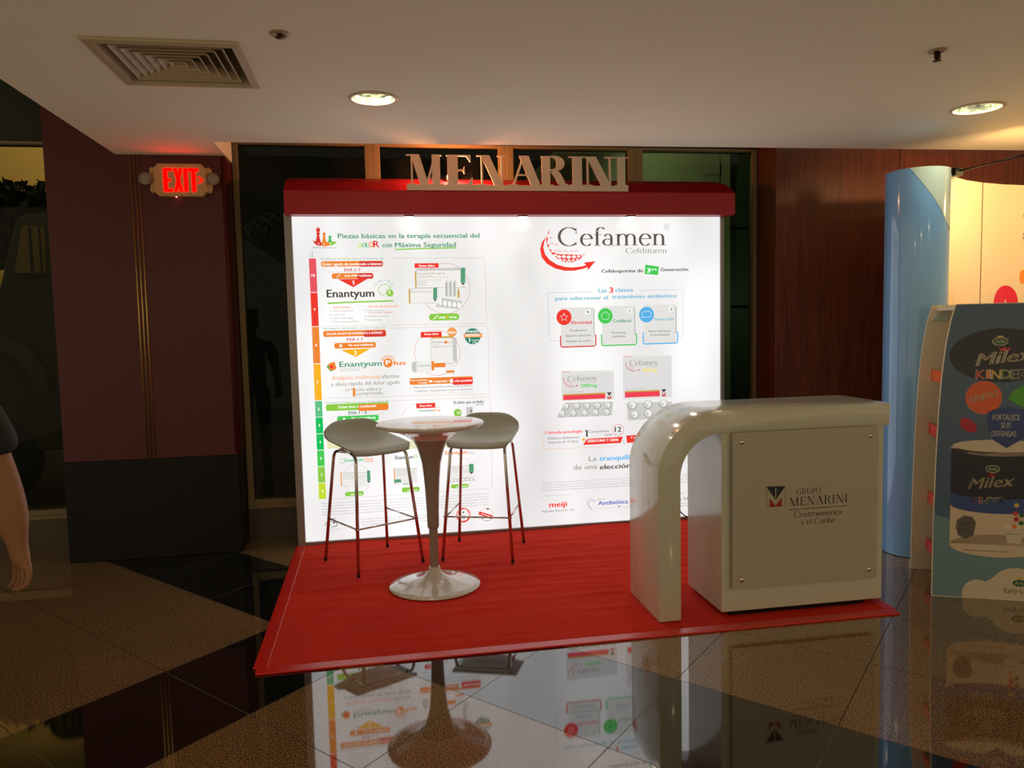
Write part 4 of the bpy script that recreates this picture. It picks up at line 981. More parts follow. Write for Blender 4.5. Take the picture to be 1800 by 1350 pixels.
for x in (.795, 1.60, 2.40):
    hb = child(MB().lathe([(.0, 0), (.036, 0), (.040, -.006), (.036, -.012), (.028, -.012)], (x, -.062, 2.3035), 24).build('spotlight', M_alu), bd)
    le = MB().lathe([(0, -.024), (.024, -.023), (.034, -.016), (.036, -.0125)], (x, -.062, 2.3035), 24).build('lens', M_led); child(le, bd); le.parent = hb; le.matrix_parent_inverse = bd.matrix_parent_inverse.copy() if False else Matrix()
    lamp('canopy_spot', 'SPOT', (x, -.062, 2.285), 25, (1, .95, .84), .02, (x, -1.1, 0), 120, .9)
# lamp lying on the canopy behind the letters
lp = MB().box(1.075, 1.135, .06, .12, 2.565, 2.61, .006); child(lp.build('lamp_box', M_blackm), bd)
lamp('canopy_top_lamp', 'POINT', (1.105, -.01, 2.61), 26, (1, .36, .14), .02)

# ------------------------------------------------------------------ red carpet
def carpet():
    nx, ny = 150, 100; x0, x1, y0, y1 = -.035, 3.142, -2.045, -.016; vs = []; fs = []
    flat = [(.832, -1.075, .30), (.391, -.826, .08), (.780, -.585, .08), (.135, -.437, .08), (.594, -.166, .08), (1.348, -.763, .08), (.923, -.608, .08), (1.545, -.351, .08), (1.036, -.147, .08)]
    def hz(x, y):
        if x > 1.86 and y < -1.41: return .006
        if any((x - a) ** 2 + (y - b_) ** 2 < r_ * r_ for a, b_, r_ in flat): return .006
        e = min(x - x0, x1 - x, y - y0) / .10; e = max(0, min(1, e))
        w = noise.noise(Vector((x * 1.6, y * 13, 0))) * .6 + noise.noise(Vector((x * 3.4 + 5, y * 27, 3))) * .3
        return .006 + max(0, w + .12) * .020 * e
    for j in range(ny + 1):
        for i in range(nx + 1): x = x0 + (x1 - x0) * i / nx; y = y0 + (y1 - y0) * j / ny; vs.append((x, y, hz(x, y)))
    for j in range(ny):
        for i in range(nx): a = j * (nx + 1) + i; fs.append((a, a + 1, a + nx + 2, a + nx + 1))
    m = MB().add(vs, fs, 0, True).box(x0, x1, y0, y1, .0005, .0035, 0, 0)
    root = empty('red_carpet', ((x0 + x1) / 2, (y0 + y1) / 2, 0), 0, 'red exhibition carpet with creases and taped edges under the bar table', 'carpet')
    child(m.build('pile', mat('red_felt', (212, 50, 34), .95, spec=.1, bump=(160, .25, (1, 1, 1)), vary=(6, .12, (1, 3, 1))), fix=False), root)
    tp = mat('red_tape', (214, 34, 22), .22, bump=(30, .3, (1, 4, 1)))
    t = MB().box(x0 - .012, x1 + .012, y0 - .03, y0 + .035, .0006, .0095, .003).build('edge_tape', tp); child(t, root)
    t = MB().box(x0 - .03, x0 + .035, y0 + .036, y1, .0006, .0095, .003).build('edge_tape', tp); child(t, root)
    t = MB().box(x1 - .035, x1 + .03, y0 + .036, y1, .0006, .0095, .003).build('edge_tape', tp); child(t, root)
carpet()
CZ = .0098   # top of the carpet under feet

# ------------------------------------------------------------------ counter
def counter():
    root = empty('reception_counter', (2.55, -1.68, CZ), 0, 'white glossy curved reception counter with a logo plate on its front', 'counter')
    yf, yb, top = -1.915, -1.462, 1.083; th = .118; xo = 1.908; ri = .222; ro = ri + th + .01; cx, cz = 2.258, .745
    out = [(xo, CZ)] + [(cx + (cx - xo) * math.cos(R(a)), cz + (top - cz) * math.sin(R(a))) for a in range(180, 89, -6)]
    out += [(3.190, top), (3.190, top - th)]
    out += [(cx + (cx - xo - th) * math.cos(R(a)), cz + (top - th - cz) * math.sin(R(a))) for a in range(90, 181, 6)] + [(xo + th, CZ)]
    o = smooth_by_angle(MB().prism(out, yf, yb, 'y', .002).build('curved_top', M_white), 30); child(o, root)
    b = MB().box(2.247, 3.157, yf + .001, yb - .01, CZ + .022, top - th - .0005, .002); child(b.build('cabinet', M_white), root)
    child(MB().box(2.30, 3.06, yf + .012, yb - .06, CZ - .001, CZ + .0215).build('plinth', M_blackm), root)
    pl = MB().box(2.293, 3.107, yf - .026, yf - .020, .156, .966, .001)
    k = ['ink', 'red', 'dgrey', 'pgrey']; ms = [mat('plate_acrylic', (178, 168, 152), .22)] + [ink('ink'), ink('red', (150, 20, 14)), ink('dgrey', (62, 44, 34)), ink('pgrey')]
    P = Print(pl, (0, yf - .0262, 0), (1, 0, 0), (0, 0, 1), (0, -1, 0), {q: i + 1 for i, q in enumerate(k)}, .0003); P.draw(PLATE)
    pp = child(pl.build('logo_plate', ms, fix=False), root)
    for x in (2.342, 3.062):
        for z in (.205, .918):
            s = MB().lathe([(0, .0), (.0125, 0), (.0125, -.028), (.011, -.031), (0, -.031)], (0, 0, 0), 20, M=Matrix.Translation((x, yf, z)) @ Matrix.Rotation(-PI / 2, 4, 'X'))
            child(s.build('standoff_screw', M_chrome), root)
counter()

# ------------------------------------------------------------------ bar table
def bar_table():
    x, y = .832, -1.075; root = empty('bar_table', (x, y, CZ), 0, 'round white bar table with a flared stem on a round foot', 'table')
    foot = [(0, .004), (.262, .0), (.268, .004), (.266, .009), (.22, .016), (.15, .028), (.10, .042), (.065, .060), (.043, .082), (.034, .10), (.031, .115), (0, .115)]
    MB().lathe(foot, (0, 0, 0), 72).build('foot', M_plastic, root)
    MB().lathe([(.0255, .10), (.0255, .40)], (0, 0, 0), 32).build('pole', M_stem, root)
    st = [(.0, .355), (.030, .355), (.0335, .366), (.0345, .39), (.0355, .46), (.0395, .55), (.045, .645), (.0545, .74), (.067, .79), (.081, .835), (.100, .875), (.122, .905), (.122, .915), (0, .915)]
    MB().lathe([(r, z - CZ) for r, z in st], (0, 0, 0), 56).build('stem', M_stem, root)
    MB().lathe([(r, z - CZ) for r, z in [(.115, .884), (.15, .912), (.20, .933), (.26, .948), (.296, .957), (.296, .9605), (0, .9605)]], (0, 0, 0), 72).build('under_shell', M_plastic, root)
    MB().lathe([(r, z - CZ) for r, z in [(0, .9607), (.29, .9607), (.306, .963), (.312, .969), (.311, .976), (.304, .981), (.285, .983), (0, .983)]], (0, 0, 0), 96).build('tabletop', M_plastic, root)
bar_table()

# ------------------------------------------------------------------ bar stools
def make_stool(name, feet, label, group):
    """feet = front-left, front-right, back-left, back-right on the floor, seen by the sitter's back"""
    FL, FR, BL, BR = [Vector((*p, CZ)) for p in feet]; c = (FL + FR + BL + BR) / 4
    fwd = ((FL + FR) - (BL + BR)); fwd.z = 0; fwd.normalize(); rz = math.atan2(fwd.y, fwd.x) - PI / 2    # local +y = front
    root = empty(name, (c.x, c.y, CZ), rz, label, 'bar stool', group)
    inv = (Matrix.Translation((c.x, c.y, CZ)) @ Matrix.Rotation(rz, 4, 'Z')).inverted(); f = [inv @ p for p in (FL, FR, BL, BR)]
    hf = .232; zt = .735
    leg = {}
    for sx_ in (-1, 1):
        for sy_ in (1, -1): leg[(sx_, sy_)] = (Vector((sx_ * hf, sy_ * hf, .0)), Vector((sx_ * .178, sy_ * .150, zt)))
    for (sx_, sy_), (b, t) in leg.items():
        mid = Vector((sx_ * .150, 0, zt + .018))
        pts = fillet([b + (t - b) * .012, t, Vector((t.x * .92, 0, zt + .008))], .055, 8)
        o = MB().tube(pts, .0105, 12).build('leg', M_chrome, root)
        MB().tube([b + Vector((0, 0, .001)), b + (t - b) * .016], .0115, 12).build('foot_cap', M_black, o)
    fz = .285
    def at(k, z): b, t = leg[k]; return b + (t - b) * (z / zt)
    off = Vector((0, 0, 0))
    seq = [at((-1, -1), fz), at((-1, 1), fz), at((1, 1), fz), at((1, -1), fz)]
    for a, b in zip(seq[:-1], seq[1:]):
        d = (b - a).normalized() * .014; MB().tube([a - d, b + d], .0055, 10).build('footrest_bar', M_chrome, root)
    for s_ in (-1, 1): MB().tube([(-.168, s_ * .10, zt + .012), (.168, s_ * .10, zt + .012)], .006, 8).build('cross_bar', M_chrome, root)
    # moulded shell: low seat, rolled front, back curving up with rounded shoulders
    nu, nv = 28, 30; vs = []; fs = []
    def surf(u, v):     # u -1..1 across, v 0 front .. 1 top of back
        if v < .62:
            q = v / .62; y = .205 - q * .345; z = .012 * (1 - q) ** 2 * -1.2 + .0; z += -.030 * max(0, (.18 - q) / .18) ** 1.6
        else:
            q = (v - .62) / .38; a = q * 1.22; y = -.14 - .115 * math.sin(a) - .02 * q; z = .12 * (1 - math.cos(a)) * 1.12 + .045 * q * q
        wid = .222 - .03 * max(0, (.2 - v) / .2) ** 2 - .014 * max(0, (v - .8) / .2) ** 2
        e = abs(u); round_ = 0
        if v > .72: z -= .085 * e ** 3.2 * ((v - .72) / .28) ** 1.2
        if v < .12: y -= .035 * e ** 3 * (1 - v / .12)
        z += .030 * e ** 2.2 * min(1, v * 1.6) * (1 if v < .62 else 1)
        y += .055 * e ** 2.2 * max(0, (v - .45) / .55)
        return Vector((u * wid, y, zt + .045 + z))
    G = [[surf(-1 + 2 * i / nu, j / nv) for i in range(nu + 1)] for j in range(nv + 1)]
    N = len(G) * (nu + 1)
    for row in G: vs += row
    for j in range(nv + 1):
        for i in range(nu + 1):
            du = G[j][min(i + 1, nu)] - G[j][max(i - 1, 0)]; dv = G[min(j + 1, nv)][i] - G[max(j - 1, 0)][i]; nn = du.cross(dv).normalized(); vs.append(G[j][i] + nn * .008)
    for j in range(nv):
        for i in range(nu): a = j * (nu + 1) + i; fs.append((a, a + 1, a + nu + 2, a + nu + 1)); fs.append((a + N, a + N + nu + 1, a + N + nu + 2, a + N + 1))
    per = [i for i in range(nu + 1)] + [j * (nu + 1) + nu for j in range(1, nv + 1)] + [nv * (nu + 1) + i for i in range(nu - 1, -1, -1)] + [j * (nu + 1) for j in range(nv - 1, 0, -1)]
    for i in range(len(per)): a, b = per[i], per[(i + 1) % len(per)]; fs.append((a, b, b + N, a + N))
    MB().add(vs, fs, 0, True).build('seat_shell', M_seat, root)
    return root
make_stool('bar_stool', ((.391, -.826), (.780, -.585), (.135, -.437), (.594, -.166)), 'white bar stool with chrome legs left of the round table, its front corner leg nearest', 'bar stools at the round table')
make_stool('bar_stool', ((1.348, -.763), (.923, -.608), (1.545, -.351), (1.036, -.147)), 'white bar stool with chrome legs between the round table and the counter', 'bar stools at the round table')

# ------------------------------------------------------------------ blue curved display wall
def curved_wall():
    root = empty('curved_display_wall', (4.3, -1.0, 0), 0, 'pale blue rounded display wall with a cream curved panel lit by a warm lamp', 'display')
    H = 2.435
    path = [(3.775, -1.02)] + [(3.935 + .175 * math.cos(R(a)), -1.12 + .175 * math.sin(R(a))) for a in range(170, 301, 8)] + [(4.055, -1.255), (4.085, -1.215)]
    inner = [(4.10, -1.19), (4.20, -1.075), (4.33, -.955), (4.50, -.85), (4.70, -.765), (4.92, -.705), (5.15, -.675), (5.45, -.67), (5.8, -.70), (6.15, -.78)]
    back = [(6.13, -.66), (5.8, -.58), (5.45, -.55), (5.15, -.555), (4.90, -.59), (4.66, -.655), (4.44, -.755), (4.25, -.86), (4.05, -.93), (3.86, -.945)]
    bl = mat('pale_blue_vinyl', (126, 180, 234), .12, coat=.6, bump=(3, .02, (1, 1, 1))); tl = mat('pale_teal_vinyl', (200, 220, 208), .2, coat=.4)
    cr = mat('cream_vinyl', (242, 222, 186), .25, coat=.3)
    outl = path + inner[:1] + back[::-1][:0]
    # the blue end column is a closed tube, the cream wall a second one
    colo = path + [(4.10, -1.19), (4.16, -1.02), (4.05, -.93), (3.86, -.945)]
    c = smooth_by_angle(MB().prism(colo, .004, H, 'z').build('blue_column', bl), 40); child(c, root)
    wl_ = [(4.104, -1.186)] + inner[1:] + back[:-2] + [(4.164, -1.022)]
    o = smooth_by_angle(MB().prism(wl_, .004, H, 'z').build('cream_panel', [cr]), 40); child(o, root)
    # printed pale wedge that runs round the column and a short way onto the cream wall
    def skin(poly_path, zlow, name, m, off=.0015):
        vs = []; fs = []; k = len(poly_path)
        for i, p in enumerate(poly_path):
            a = Vector(poly_path[max(i - 1, 0)]); b = Vector(poly_path[min(i + 1, k - 1)]); t = (b - a).normalized(); nn = Vector((t.y, -t.x)) * off
            vs += [(p[0] + nn.x, p[1] + nn.y, zlow[i]), (p[0] + nn.x, p[1] + nn.y, H + .0005)]
        for i in range(k - 1): fs.append((2 * i, 2 * i + 2, 2 * i + 3, 2 * i + 1))
        return child(MB().add(vs, fs, 0, True).build(name, m), root)
    pth = path[7:] + [(4.10, -1.19)]; L = len(pth)
    zl = [H - .004 - .44 * (i / (L - 1)) for i in range(L)]
    skin(pth, zl, 'printed_wedge', tl)
    p2 = [(4.104, -1.186), (4.15, -1.132), (4.20, -1.075), (4.265, -1.014), (4.33, -.955)]
    skin(p2, [1.995, 2.10, 2.22, 2.34, H - .004], 'printed_wedge', tl)
    # seams and printed marks on the cream wall
    sm = MB().tube([(4.70, -.767, .01), (4.70, -.767, H)], .0025, 6).build('seam', mat('seam_brown', (90, 64, 40), .7)); child(sm, root)  # dark brown line along the panel joint
    pk = MB(); kk = {'crimson': 0, 'cream': 1, 'orange': 2, 'grey': 3}
    seg_ = [Vector((*q, 0)) for q in inner]; cum = [0]
    for q0, q1 in zip(seg_[:-1], seg_[1:]): cum.append(cum[-1] + (q1 - q0).length)
    def on_wall(s_, z, off):
        k = max(i for i in range(len(cum) - 1) if cum[i] <= max(s_, 0)); t = (seg_[k + 1] - seg_[k]).normalized(); p = seg_[k] + t * (s_ - cum[k]); return p + Vector((t.y, -t.x, 0)) * off + Vector((0, 0, z))
    def mark(pts, fs, c, lay):
        pk.add([on_wall(x, z, .0015 + .0008 * lay) for x, z in pts], fs, kk[c])
    def fan(pts, c, lay): mark(pts, [[0, i, i + 1] for i in range(1, len(pts) - 1)], c, lay)
    def words(t_, x, z, w_, h_, c, f_='s', lay=1):
        vs, fs = text2d(t_, w_, h_, f_); mark([(x + a_, z + b_) for a_, b_ in vs], fs, c, lay)
    s0 = .895
    fan([(s0 + .12, 1.40), (s0 + .24, 1.40)] + ell(s0 + .12, 1.60, .12, .13, 0, 180, 18) + [(s0, 1.40)], 'crimson', 0)
    words('A', s0 + .09, 1.54, .06, .09, 'cream', 'b', 1)
    fan(ell(s0 + .275, 1.79, .028, .05, 0, 360, 16)[:-1], 'orange', 0)
    words('cuida tu', s0 + .265, 2.20, .50, .065, 'grey'); words('Arla te', s0 + .265, 2.09, .50, .065, 'grey'); words('Vive sano', s0 + .265, 2.01, .55, .065, 'grey')
    child(pk.build('printed_marks', [ink('crimson', (226, 20, 60)), ink('cream', (250, 230, 200)), ink('orange', (250, 150, 40)), ink('grey', (90, 84, 78))], fix=False), root)
curved_wall()
def arm_lamp():
    root = empty('arm_lamp', (4.27, -1.03, 2.44), 0, 'black arm lamp clamped on top of the cream curved display wall', 'lamp')
    a = Vector((4.262, -1.055, 2.452)); b = Vector((4.40, -1.50, 2.475))
    child(MB().box(-.03, .03, -.022, .022, -.03, .022, .004, M=Matrix.Translation(a)).build('clamp', M_blackm), root)
    child(MB().tube([a, b], .006, 10).build('arm', M_blackm), root)
    child(MB().tube([b - (b - a).normalized() * .045, b + (b - a).normalized() * .004], .0095, 12).build('joint', M_chrome), root)
    hd = b + Vector((.035, -.055, .0)); d = (Vector((4.9, -.72, 1.9)) - hd).normalized(); M = Matrix.Translation(hd) @ d.to_track_quat('-Z', 'Y').to_matrix().to_4x4()
    h = child(MB().lathe([(0, .06), (.022, .058), (.03, .03), (.048, -.03), (.05, -.045), (.044, -.045), (.03, .02)], (0, 0, 0), 28, M=M).build('head', M_blackm), root)
    g_ = MB().lathe([(0, -.028), (.040, -.030), (.040, -.024)], (0, 0, 0), 24, M=M).build('bulb', mat('halogen', (255, 230, 170), .3, emit=(255, 214, 140), es=30)); child(g_, root)
    lamp('arm_lamp_light', 'SPOT', hd + d * .05, 40, (1, .60, .27), .03, hd + d * 3, 140, .6)
    lamp('arm_lamp_back', 'SPOT', hd + Vector((0, 0, .09)), 16, (1, .42, .10), .02, (5.05, -.03, 2.74), 30, .2)
arm_lamp()
lamp('booth_light', 'POINT', (5.9, -1.6, 2.42), 14, (1, .60, .26), .05)

# ------------------------------------------------------------------ product display stand
def stand():
    e = Vector((.908, -.419, 0)); nb = Vector((.419, .908, 0)); rz = math.atan2(e.y, e.x)
    root = empty('product_display_stand', (3.494, -1.868, 0), rz, 'blue arched cardboard display stand printed with a milk powder tin', 'display stand')
    Mloc = None
    edge = [(0, 0), (0, .15), (.002, .467), (.008, .781), (.017, 1.028), (.028, 1.213), (.047, 1.395), (.068, 1.516), (.090, 1.592)]
    Wd = .95; prof = edge + [(Wd, 1.592), (Wd, 0)]
    cw = mat('white_board', (236, 226, 200), .5)
    ks = ['sky', 'sky2', 'navy', 'cloud', 'ora', 'green', 'shield', 'crimson', 'lid', 'tin', 'band', 'gold', 'cream', 'white', 'k1', 'k2', 'k3', 'k4', 'k5', 'dgn', 'grey', 'grey2']
    cs = [(74, 98, 128), (110, 142, 150), (26, 24, 40), (214, 200, 176), (228, 92, 30), (78, 170, 40), (40, 64, 128), (186, 20, 50), (206, 186, 176), (216, 196, 170), (52, 76, 140), (220, 180, 70), (228, 214, 190), (236, 230, 220),
          (214, 60, 60), (236, 130, 50), (226, 190, 60), (110, 160, 70), (120, 120, 110), (50, 100, 60), (100, 92, 88), (60, 66, 84)]
    mats = [cw] + [mat('print_' + k, c, .3, coat=.2) for k, c in zip(ks, cs)]; idx = {k: i + 1 for i, k in enumerate(ks)}
    near = MB().prism(prof, .0, .012, 'y', .001)
    P = Print(near, (0, -.0004, 0), (1, 0, 0), (0, 0, 1), (0, -1, 0), idx, .0003)
    ins = [(x + .004, max(z, .004)) for x, z in edge[:-1]] + [(.092, 1.588), (Wd - .003, 1.588), (Wd - .003, .004)]
    P.poly(ins, 'sky', 0)
    P.poly([(.004, .455), (.10, .43), (.25, .36), (.40, .34), (.75, .40), (Wd - .003, .45), (Wd - .003, .004), (.004, .004)], 'sky2', 1)
    cl = [(.15, .004)] + ell(.225, .03, .075, .075, 170, 60, 8) + ell(.41, .06, .13, .12, 150, 40, 10) + ell(.62, .04, .13, .12, 130, 30, 8) + ell(.82, .03, .1, .08, 130, 40, 6) + [(Wd - .003, .06), (Wd - .003, .004)]
    P.poly(cl, 'cloud', 2)
    P.disc(.31, 1.318, .247, .142, 'navy', 2)
    def arla(x, z, k): 
        P.disc(x, z, .036 * k, .021 * k, 'dgn', 4); P.disc(x, z, .036 * k, .021 * k, 'cream', 5, .003 * k); P.disc(x, z + .019 * k, .017 * k, .012 * k, 'gold', 3)
        P.text('Arla', x - .024 * k, z - .008 * k, .048 * k, .018 * k, 'cream', 'b', 6)
    arla(.302, 1.391, 1.)
    def milex(x, z, w, h):
        vs, fs = text2d('Milex', w, h, 'b'); P.put([(x + a + b * .28, z + b + a * .12) for a, b in vs], fs, 'cream', 4)
        P.poly([(x + w * .44, z + h * 1.18), (x + w * .42, z + h * 1.5), (x + w * .47, z + h * 1.32), (x + w * .52, z + h * 1.58), (x + w * .57, z + h * 1.34), (x + w * .63, z + h * 1.52), (x + w * .6, z + h * 1.2)], 'k1', 4)
    def kinder(x, z, w, h):
        for i, (ch, c) in enumerate(zip('KINDER', ('k1', 'k2', 'k3', 'k4', 'k5', 'navy'))):
            ws = (.17, .06, .17, .16, .15, .16)[i] * w; xx = x + w * (0, .21, .31, .51, .69, .85)[i]; zz = z + (i % 2) * h * .05
            vs, fs = text2d(ch, ws + .008, h + .008, 'b'); P.put([(xx - .004 + a, zz - .004 + b) for a, b in vs], fs, 'cream', 4); 
            P.text(ch, xx, zz, ws, h, c, 's', 5)
    milex(.188, 1.262, .26, .066); kinder(.194, 1.196, .235, .042)
    P.disc(.231, 1.094, .085, .087, 'ora', 3); P.disc(.231, 1.094, .085, .087, 'k2', 4, .003)
    vs, fs = text2d('NUEVO', .132, .036, 'b'); P.put([(.166 + a, 1.062 + b + a * .30) for a, b in vs], fs, 'cream', 5)
    P.poly([(.345, 1.09), (.37, 1.13), (.43, 1.17), (.52, 1.18), (.56, 1.10), (.50, 1.03), (.40, 1.05)], 'green', 3)
    P.poly([(.252, 1.015), (.29, 1.035), (.345, 1.045), (.42, 1.03), (.442, 1.01), (.44, .93), (.41, .87), (.345, .825), (.285, .865), (.255, .94)], 'shield', 6)
    for s_, a, b, w_ in (('FORTALECE', .275, .975, .128), ('SUS', .315, .932, .046), ('DEFENSAS', .272, .888, .118)): P.text(s_, a, b, w_, .030, 'white', 'b', 7)
    P.poly([(.118, .955), (.13, .985), (.16, .985), (.195, .955), (.205, .92), (.185, .905), (.15, .915), (.13, .935)], 'crimson', 3)
    # the tin
    P.rect(.083, .30, .46, .53, 'tin', 3); P.disc(.313, .295, .23, .062, 'tin', 3)
    P.poly([(.083, .82), (.543, .82), (.543, .50)] + ell(.313, .585, .23, .045, 0, -180, 14) + [(.083, .56)], 'navy', 4)
    band = ell(.313, .59, .23, .042, 180, 360, 14) + ell(.313, .515, .23, .045, 360, 180, 14); P.poly(band, 'band', 5)
    P.disc(.313, .822, .234, .042, 'lid', 4); P.disc(.313, .836, .225, .034, 'cloud', 5)
    arla(.283, .712, .9); milex(.165, .598, .215, .062); kinder(.186, .522, .155, .034)
    P.poly([(.118, .43), (.15, .455), (.19, .45), (.21, .42), (.20, .35), (.16, .325), (.125, .345), (.112, .39)], 'grey', 5)
    for k_, (a, b, w_) in enumerate(((.125, .415, .07), (.125, .40, .06), (.122, .375, .055), (.124, .36, .065))): P.text('NUTRIENTES', a, b, w_, .008, 'navy', 's', 6)
    P.poly([(.345, .41), (.435, .40), (.425, .31), (.36, .315)], 'cloud', 5); P.disc(.39, .405, .045, .013, 'cream', 6); P.text('Crecimiento', .35, .36, .07, .010, 'grey', 's', 6)
    for i, (a, b, c) in enumerate(((.40, .50, 'gold'), (.372, .48, 'shield'), (.395, .455, 'k1'), (.425, .447, 'dgn'), (.40, .425, 'crimson'), (.423, .405, 'dgn'), (.392, .385, 'k2'))): P.disc(a, b + .02, .012, .012, c, 7 + i % 2)
    P.text('Alimento en polvo con vitaminas y minerales', .15, .262, .22, .010, 'grey', 's', 5)
    arla(.425, .098, 1.0); P.text('Early Life Nutrition', .352, .042, .26, .026, 'grey', 's', 5)
    near.build('side_panel', mats, root, fix=False)
    D = .478
    MB().prism(prof, D, D + .012, 'y', .001).build('side_panel', cw, root)
    MB().box(Wd - .012, Wd - .001, .0125, D - .0005, .0, 1.585).build('back_panel', cw, root)
    MB().prism([(.115, 1.56), (Wd - .013, 1.56), (Wd - .013, 1.575), (.115, 1.575)], .013, D - .001, 'y').build('top_board', cw, root)
    cols = ((.16, (214, 60, 90)), (.45, (226, 84, 70)), (.86, (222, 70, 62)), (1.18, (236, 104, 50)))
    for z, c in cols:
        x0 = {.16: .080, .45: .084, .86: .083, 1.18: .090}[z]
        sh = MB().box(x0 + .012, Wd - .013, .0135, D - .001, z - .02, z - .008).build('shelf', cw, root)
        st = MB().box(x0, x0 + .010, .0135, D - .001, z - .030, z + .036).build('price_strip', [mat('strip', c, .35), cw], sh)
    pc = MB()
    pc.prism([(.085, 1.50), (.17, 1.59), (.17, 1.50)], D - .010, D - .002, 'y'); pc.build('price_card', mat('pale_card', (190, 214, 206), .35), root)
stand()

# ------------------------------------------------------------------ exit sign
def exit_sign():
    root = empty('exit_sign', (-.69, -.03, 2.53), 0, 'lit red exit sign with two emergency lamp heads on the dark red wall', 'exit sign')
    x0, x1, z0, z1 = -.855, -.528, 2.424, 2.635; M_h = mat('ivory_plastic', (196, 158, 106), .45)
    def oct_(x0, x1, z0, z1, c): return [(x0 + c, z0), (x1 - c, z0), (x1, z0 + c), (x1, z1 - c), (x1 - c, z1), (x0 + c, z1), (x0, z1 - c), (x0, z0 + c)]
    child(MB().prism(oct_(x0, x1, z0, z1, .03), -.082, -.0302, 'y', .003).build('housing', M_h), root)
    for a, b in ((x0 - .028, x0 + .004), (x1 - .004, x1 + .030)): child(MB().prism(oct_(a, b, z0 + .022, z1 - .018, .014), -.066, -.0302, 'y', .003).build('side_housing', M_h), root)
    L = MB(); red = mat('exit_red', (120, 4, 4), .5, spec=.1, emit=(255, 0, 0), es=6.5)
    cx, cz0, h = -.795, 2.453, .152
    def blk(p): L.prism([(cx + a * h, cz0 + b * h) for a, b in p], -.0845, -.0822, 'y')
    blk([(0, 0), (.30, 0), (.30, 1), (0, 1)][:0] or [(0, 0), (.17, 0), (.17, 1), (0, 1)]); blk([(.17, 0), (.36, 0), (.36, .12), (.17, .12)]); blk([(.17, .88), (.36, .88), (.36, 1), (.17, 1)]); blk([(.17, .44), (.30, .44), (.30, .56), (.17, .56)])
    blk([(.42, 0), (.56, 0), (.80, 1), (.66, 1)]); blk([(.66, 0), (.80, 0), (.56, 1), (.42, 1)]); blk([(.84, 0), (1.0, 0), (1.0, 1), (.84, 1)])
    blk([(1.16, 0), (1.32, 0), (1.32, 1), (1.16, 1)]); blk([(1.03, .87), (1.45, .87), (1.45, 1), (1.03, 1)])
    child(L.build('exit_letters', red), root)
    L2 = MB(); 
    def a2(p): L2.prism([(cx + a * h, cz0 + b * h) for a, b in p], -.0845, -.0822, 'y')
    a2([(1.40, .36), (1.48, .36), (1.64, .50), (1.56, .50)]); a2([(1.56, .50), (1.64, .50), (1.48, .64), (1.40, .64)])
    child(L2.build('arrow', red), root)
    child(MB().lathe([(0, 0), (.0035, 0), (.0035, .004)], (-.725, -.06, z0 - .004), 10).build('indicator', mat('red_led', (255, 120, 100), .3, emit=(255, 90, 70), es=30)), root)
    for x in (-.905, -.485):
        M = Matrix.Translation((x, -.085, 2.535)) @ Matrix.Rotation(PI / 2, 4, 'X')
        h_ = child(MB().lathe([(0, -.03), (.025, -.028), (.04, -.004), (.042, .008), (.037, .010), (.034, .004)], (0, 0, 0), 28, M=M).build('lamp_head', mat('lamp_housing', (120, 104, 84), .4)), root)
        child(MB().lathe([(0, .009), (.02, .0085), (.035, .006)], (0, 0, 0), 28, M=M).build('lens', mat('lamp_glass', (150, 140, 124), .15, metal=.5, bump=(90, 1., (1, 1, 1)))), root)
exit_sign()

# ------------------------------------------------------------------ ceiling fittings
def vent():
    root = empty('ceiling_vent', (VX, VY, CH), 0, 'square louvred air vent in the ceiling', 'vent'); m = mat('vent_paint', (196, 180, 150), .5); s = VS
    f = MB()
    def ring(a, za, b, zb): f.add([(VX + sx_ * a, VY + sy_ * a, za) for sx_, sy_ in ((-1, -1), (1, -1), (1, 1), (-1, 1))] + [(VX + sx_ * b, VY + sy_ * b, zb) for sx_, sy_ in ((-1, -1), (1, -1), (1, 1), (-1, 1))], [(i, (i + 1) % 4, 4 + (i + 1) % 4, 4 + i) for i in range(4)])
    ring(s, CH - .001, s, CH - .010); ring(s, CH - .010, s - .035, CH - .014); ring(s - .035, CH - .014, s - .04, CH + .03); ring(s - .04, CH + .03, s - .035, CH + .16)
    child(f.build('frame', m), root)
    for k in range(6):
        a = .225 - k * .038; f = MB(); ring(a, CH - .004, a - .032, CH + .034); ring(a - .032, CH + .034, a - .034, CH + .036); ring(a - .034, CH + .036, a - .003, CH - .0055); ring(a - .003, CH - .0055, a, CH - .004)
        child(f.build('louvre', m), root)
    child(MB().box(VX - .27, VX + .27, VY - .27, VY + .27, CH + .162, CH + .18).build('duct', M_blackm), root)
vent()
M_refl = mat('reflector', (225, 240, 226), .12, metal=1., bump=(14, .5, (1, 1, 1))); M_bulb = mat('fluorescent_bulb', (240, 250, 235), .3, emit=(236, 246, 216), es=5)
for i, (x, y, r) in enumerate(DL):
    root = empty('downlight', (x, y, CH), 0, ('round recessed downlight above the raised white letters', 'round recessed downlight above the blue curved display wall')[i], 'ceiling light', 'recessed downlights')
    child(MB().lathe([(r - .004, .004), (r - .003, -.004), (r + .006, -.008), (r + .015, -.006), (r + .018, -.0012)], (x, y, CH), 48).build('rim', mat('rim_paint', (214, 196, 164), .4)), root)
    child(MB().lathe([(r - .003, .001), (r - .008, .04), (r * .72, .10), (r * .35, .135), (0, .14)], (x, y, CH), 48).build('reflector', M_refl), root)
    child(MB().tube([(x - r * .55, y, CH + .065), (x + r * .55, y, CH + .065)], .011, 12).tube([(x - r * .55, y + .03, CH + .07), (x + r * .55, y + .03, CH + .07)], .011, 12).build('bulb', M_bulb), root)
    lamp('downlight_glow', 'AREA', (x, y, CH + .03), 3.0, (1, .95, .74), r * 1.5, (x, y, 0))
